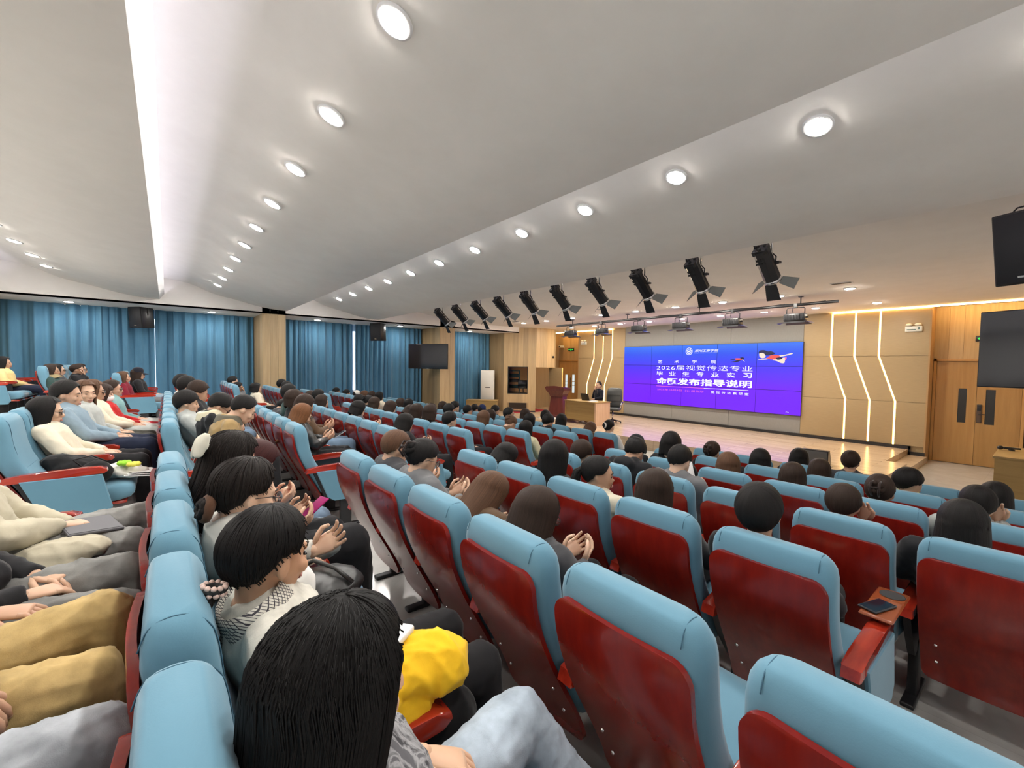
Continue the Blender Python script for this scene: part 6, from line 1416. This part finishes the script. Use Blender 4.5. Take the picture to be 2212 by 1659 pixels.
# what lies on the empty aisle seat of the eighth row
bx = thing('black_jacket', 'black jacket heaped on the aisle seat beside the white-jacket person', 'jacket', (-4.86, rowY(-2) + .42, rowZ(-2) + .58))
b = MB(); b.ell((0, 0, 0), (.14, .17, .09), 16, 12); b.ell((.05, .08, -.02), (.12, .14, .07), 14, 10); b.ell((-.02, -.10, .05), (.11, .11, .07), 14, 10); link('cloth', remesh(b, .011, 2, .008, 31), M_cloth, bx).color = (.014, .014, .015, 1)
bb = thing('shoulder_bag', 'slumped black shoulder bag in front of the black jacket', 'bag', (-4.60, rowY(-2) + .56, rowZ(-2) + .575))
b = MB(); b.ell((0, 0, 0), (.09, .10, .09), 14, 10); link('body', remesh(b, .010, 2, .005, 33), M_cloth, bb).color = (.013, .013, .014, 1)
MB().tube([(.02, -.08, .06), (.06, -.12, .12), (.04, -.02, .14), (.0, .06, .08)], .006, 6).build('strap', M_rubber, bb)
wb = thing('white_cloth_bag', 'white cloth bag and papers on the front of the aisle seat', 'bag', (-4.72, rowY(-2) + .70, rowZ(-2) + .555))
b = MB(); b.ell((0, 0, 0), (.13, .13, .055), 16, 10); b.ell((.04, .05, -.02), (.11, .12, .04), 14, 10); link('cloth', remesh(b, .010, 2, .008, 35), M_cloth, wb).color = (.66, .65, .60, 1)
for k in range(3): MB().box(-.10, .12, -.08, .13, .0, .003, M=Matrix.Translation((.05, .10, -.035 + .012 * k)) @ Matrix.Rotation(.2 * k, 4, 'Z') @ Matrix.Rotation(-.12, 4, 'X')).build('paper', M_paper, wb)
ty = thing('plush_flower', 'lime green and yellow plush flower on the white cloth bag', 'toy', (-4.62, rowY(-2) + .72, rowZ(-2) + .625))
b = MB(); [b.ell((.028 * math.cos(a), .028 * math.sin(a), 0), (.022, .022, .018), 8, 6) for a in [2 * PI * k / 6 for k in range(6)]]; link('leaf', b.mesh('leaf'), M_cloth, ty).color = (.30, .62, .05, 1)
b = MB(); [b.ell((.05 + .026 * math.cos(a), .06 + .026 * math.sin(a), -.008), (.024, .024, .018), 8, 6) for a in [2 * PI * k / 6 for k in range(6)]]; link('petal', b.mesh('petal'), M_cloth, ty).color = (.72, .66, .10, 1)
fb = thing('floor_bag', 'white and grey bag standing on the floor by the aisle seat', 'bag', (-5.2, rowY(-2) + .70, rowZ(-2) + .13))
b = MB(); b.ell((0, 0, 0), (.10, .12, .13), 14, 10); link('body', remesh(b, .012, 2, .006, 37), M_cloth, fb).color = (.35, .35, .34, 1)

# writing tablet of the end seat in the fifth row, phone on it
se = SEATS['M', 1, 4]
MB().rbox(.205, .325, .50, .86, .668, .684, .008).build('writing_tablet', mat('tablet_wood', (.24, .06, .02), .2, coat=.5), se)
MB().lathe([(.040, .0845), (.048, .0845), (.048, .083), (.0, .083)], (.270, .79, .602), n=20).build('cup_ring', M_rubber, se)
phone(-.676 + .25 - .03, rowY(1) + .60, rowZ(1) + .691, Matrix.Rotation(-.3, 4, 'Z'), 'dark phone lying on the wooden writing tablet of the end seat', (.05, .05, .055))
cl = thing('cream_cloth', 'cream cloth lying by the red armrest of the fourth row', 'cloth', (-.50, rowY(2) + .20, rowZ(2) + .58))
b = MB(); b.ell((0, 0, 0), (.05, .09, .05), 12, 8); link('cloth', remesh(b, .010, 1, .006, 41), M_cloth, cl).color = (.66, .62, .48, 1)
# open paper held in the fourth row
pr = thing('paper_sheet', 'white sheet of paper held up by the cropped-hair person', 'paper', (-1.86, rowY(2) + .50, rowZ(2) + 1.0), math.radians(60))
P = [[(-.09 + .18 * i / 6, .03 * math.sin(i / 6 * PI) + .025 * j, -.13 + .055 * j) for i in range(7)] for j in range(5)]
b = MB(); b.grid(P); b.grid([[(x, y - .002, z) for x, y, z in r_] for r_ in P[::-1]]); b.build('sheet', M_paper, pr)

# lecturer at the desk
J = joints(lean=4, arms='cheek', pitch=2, yaw=12); 
lec = person(-9.62, 11.95, .27, 1.26, 'cheek', 'tied', (.015, .012, .011), (.012, .014, .024), (.015, .016, .024), 'lecturer in a dark navy suit with white collar speaking at the stage desk', 'lecturer', 3, J=J, res='mid', rz=PI - .25, extra=(('collar', (.72, .72, .72), .86),), skin=(.60, .38, .28))
hm = thing('lecturer_microphone', 'black microphone held at the mouth of the lecturer', 'microphone', (lec.location.x + .02, lec.location.y - .62, 1.40))
MB().cyl((0, 0, -.14), (0, .01, 0), .012, 8).build('body', M_blackp, hm); MB().ell((0, .012, .015), (.022, .022, .025)).build('grille_ball', M_black, hm)
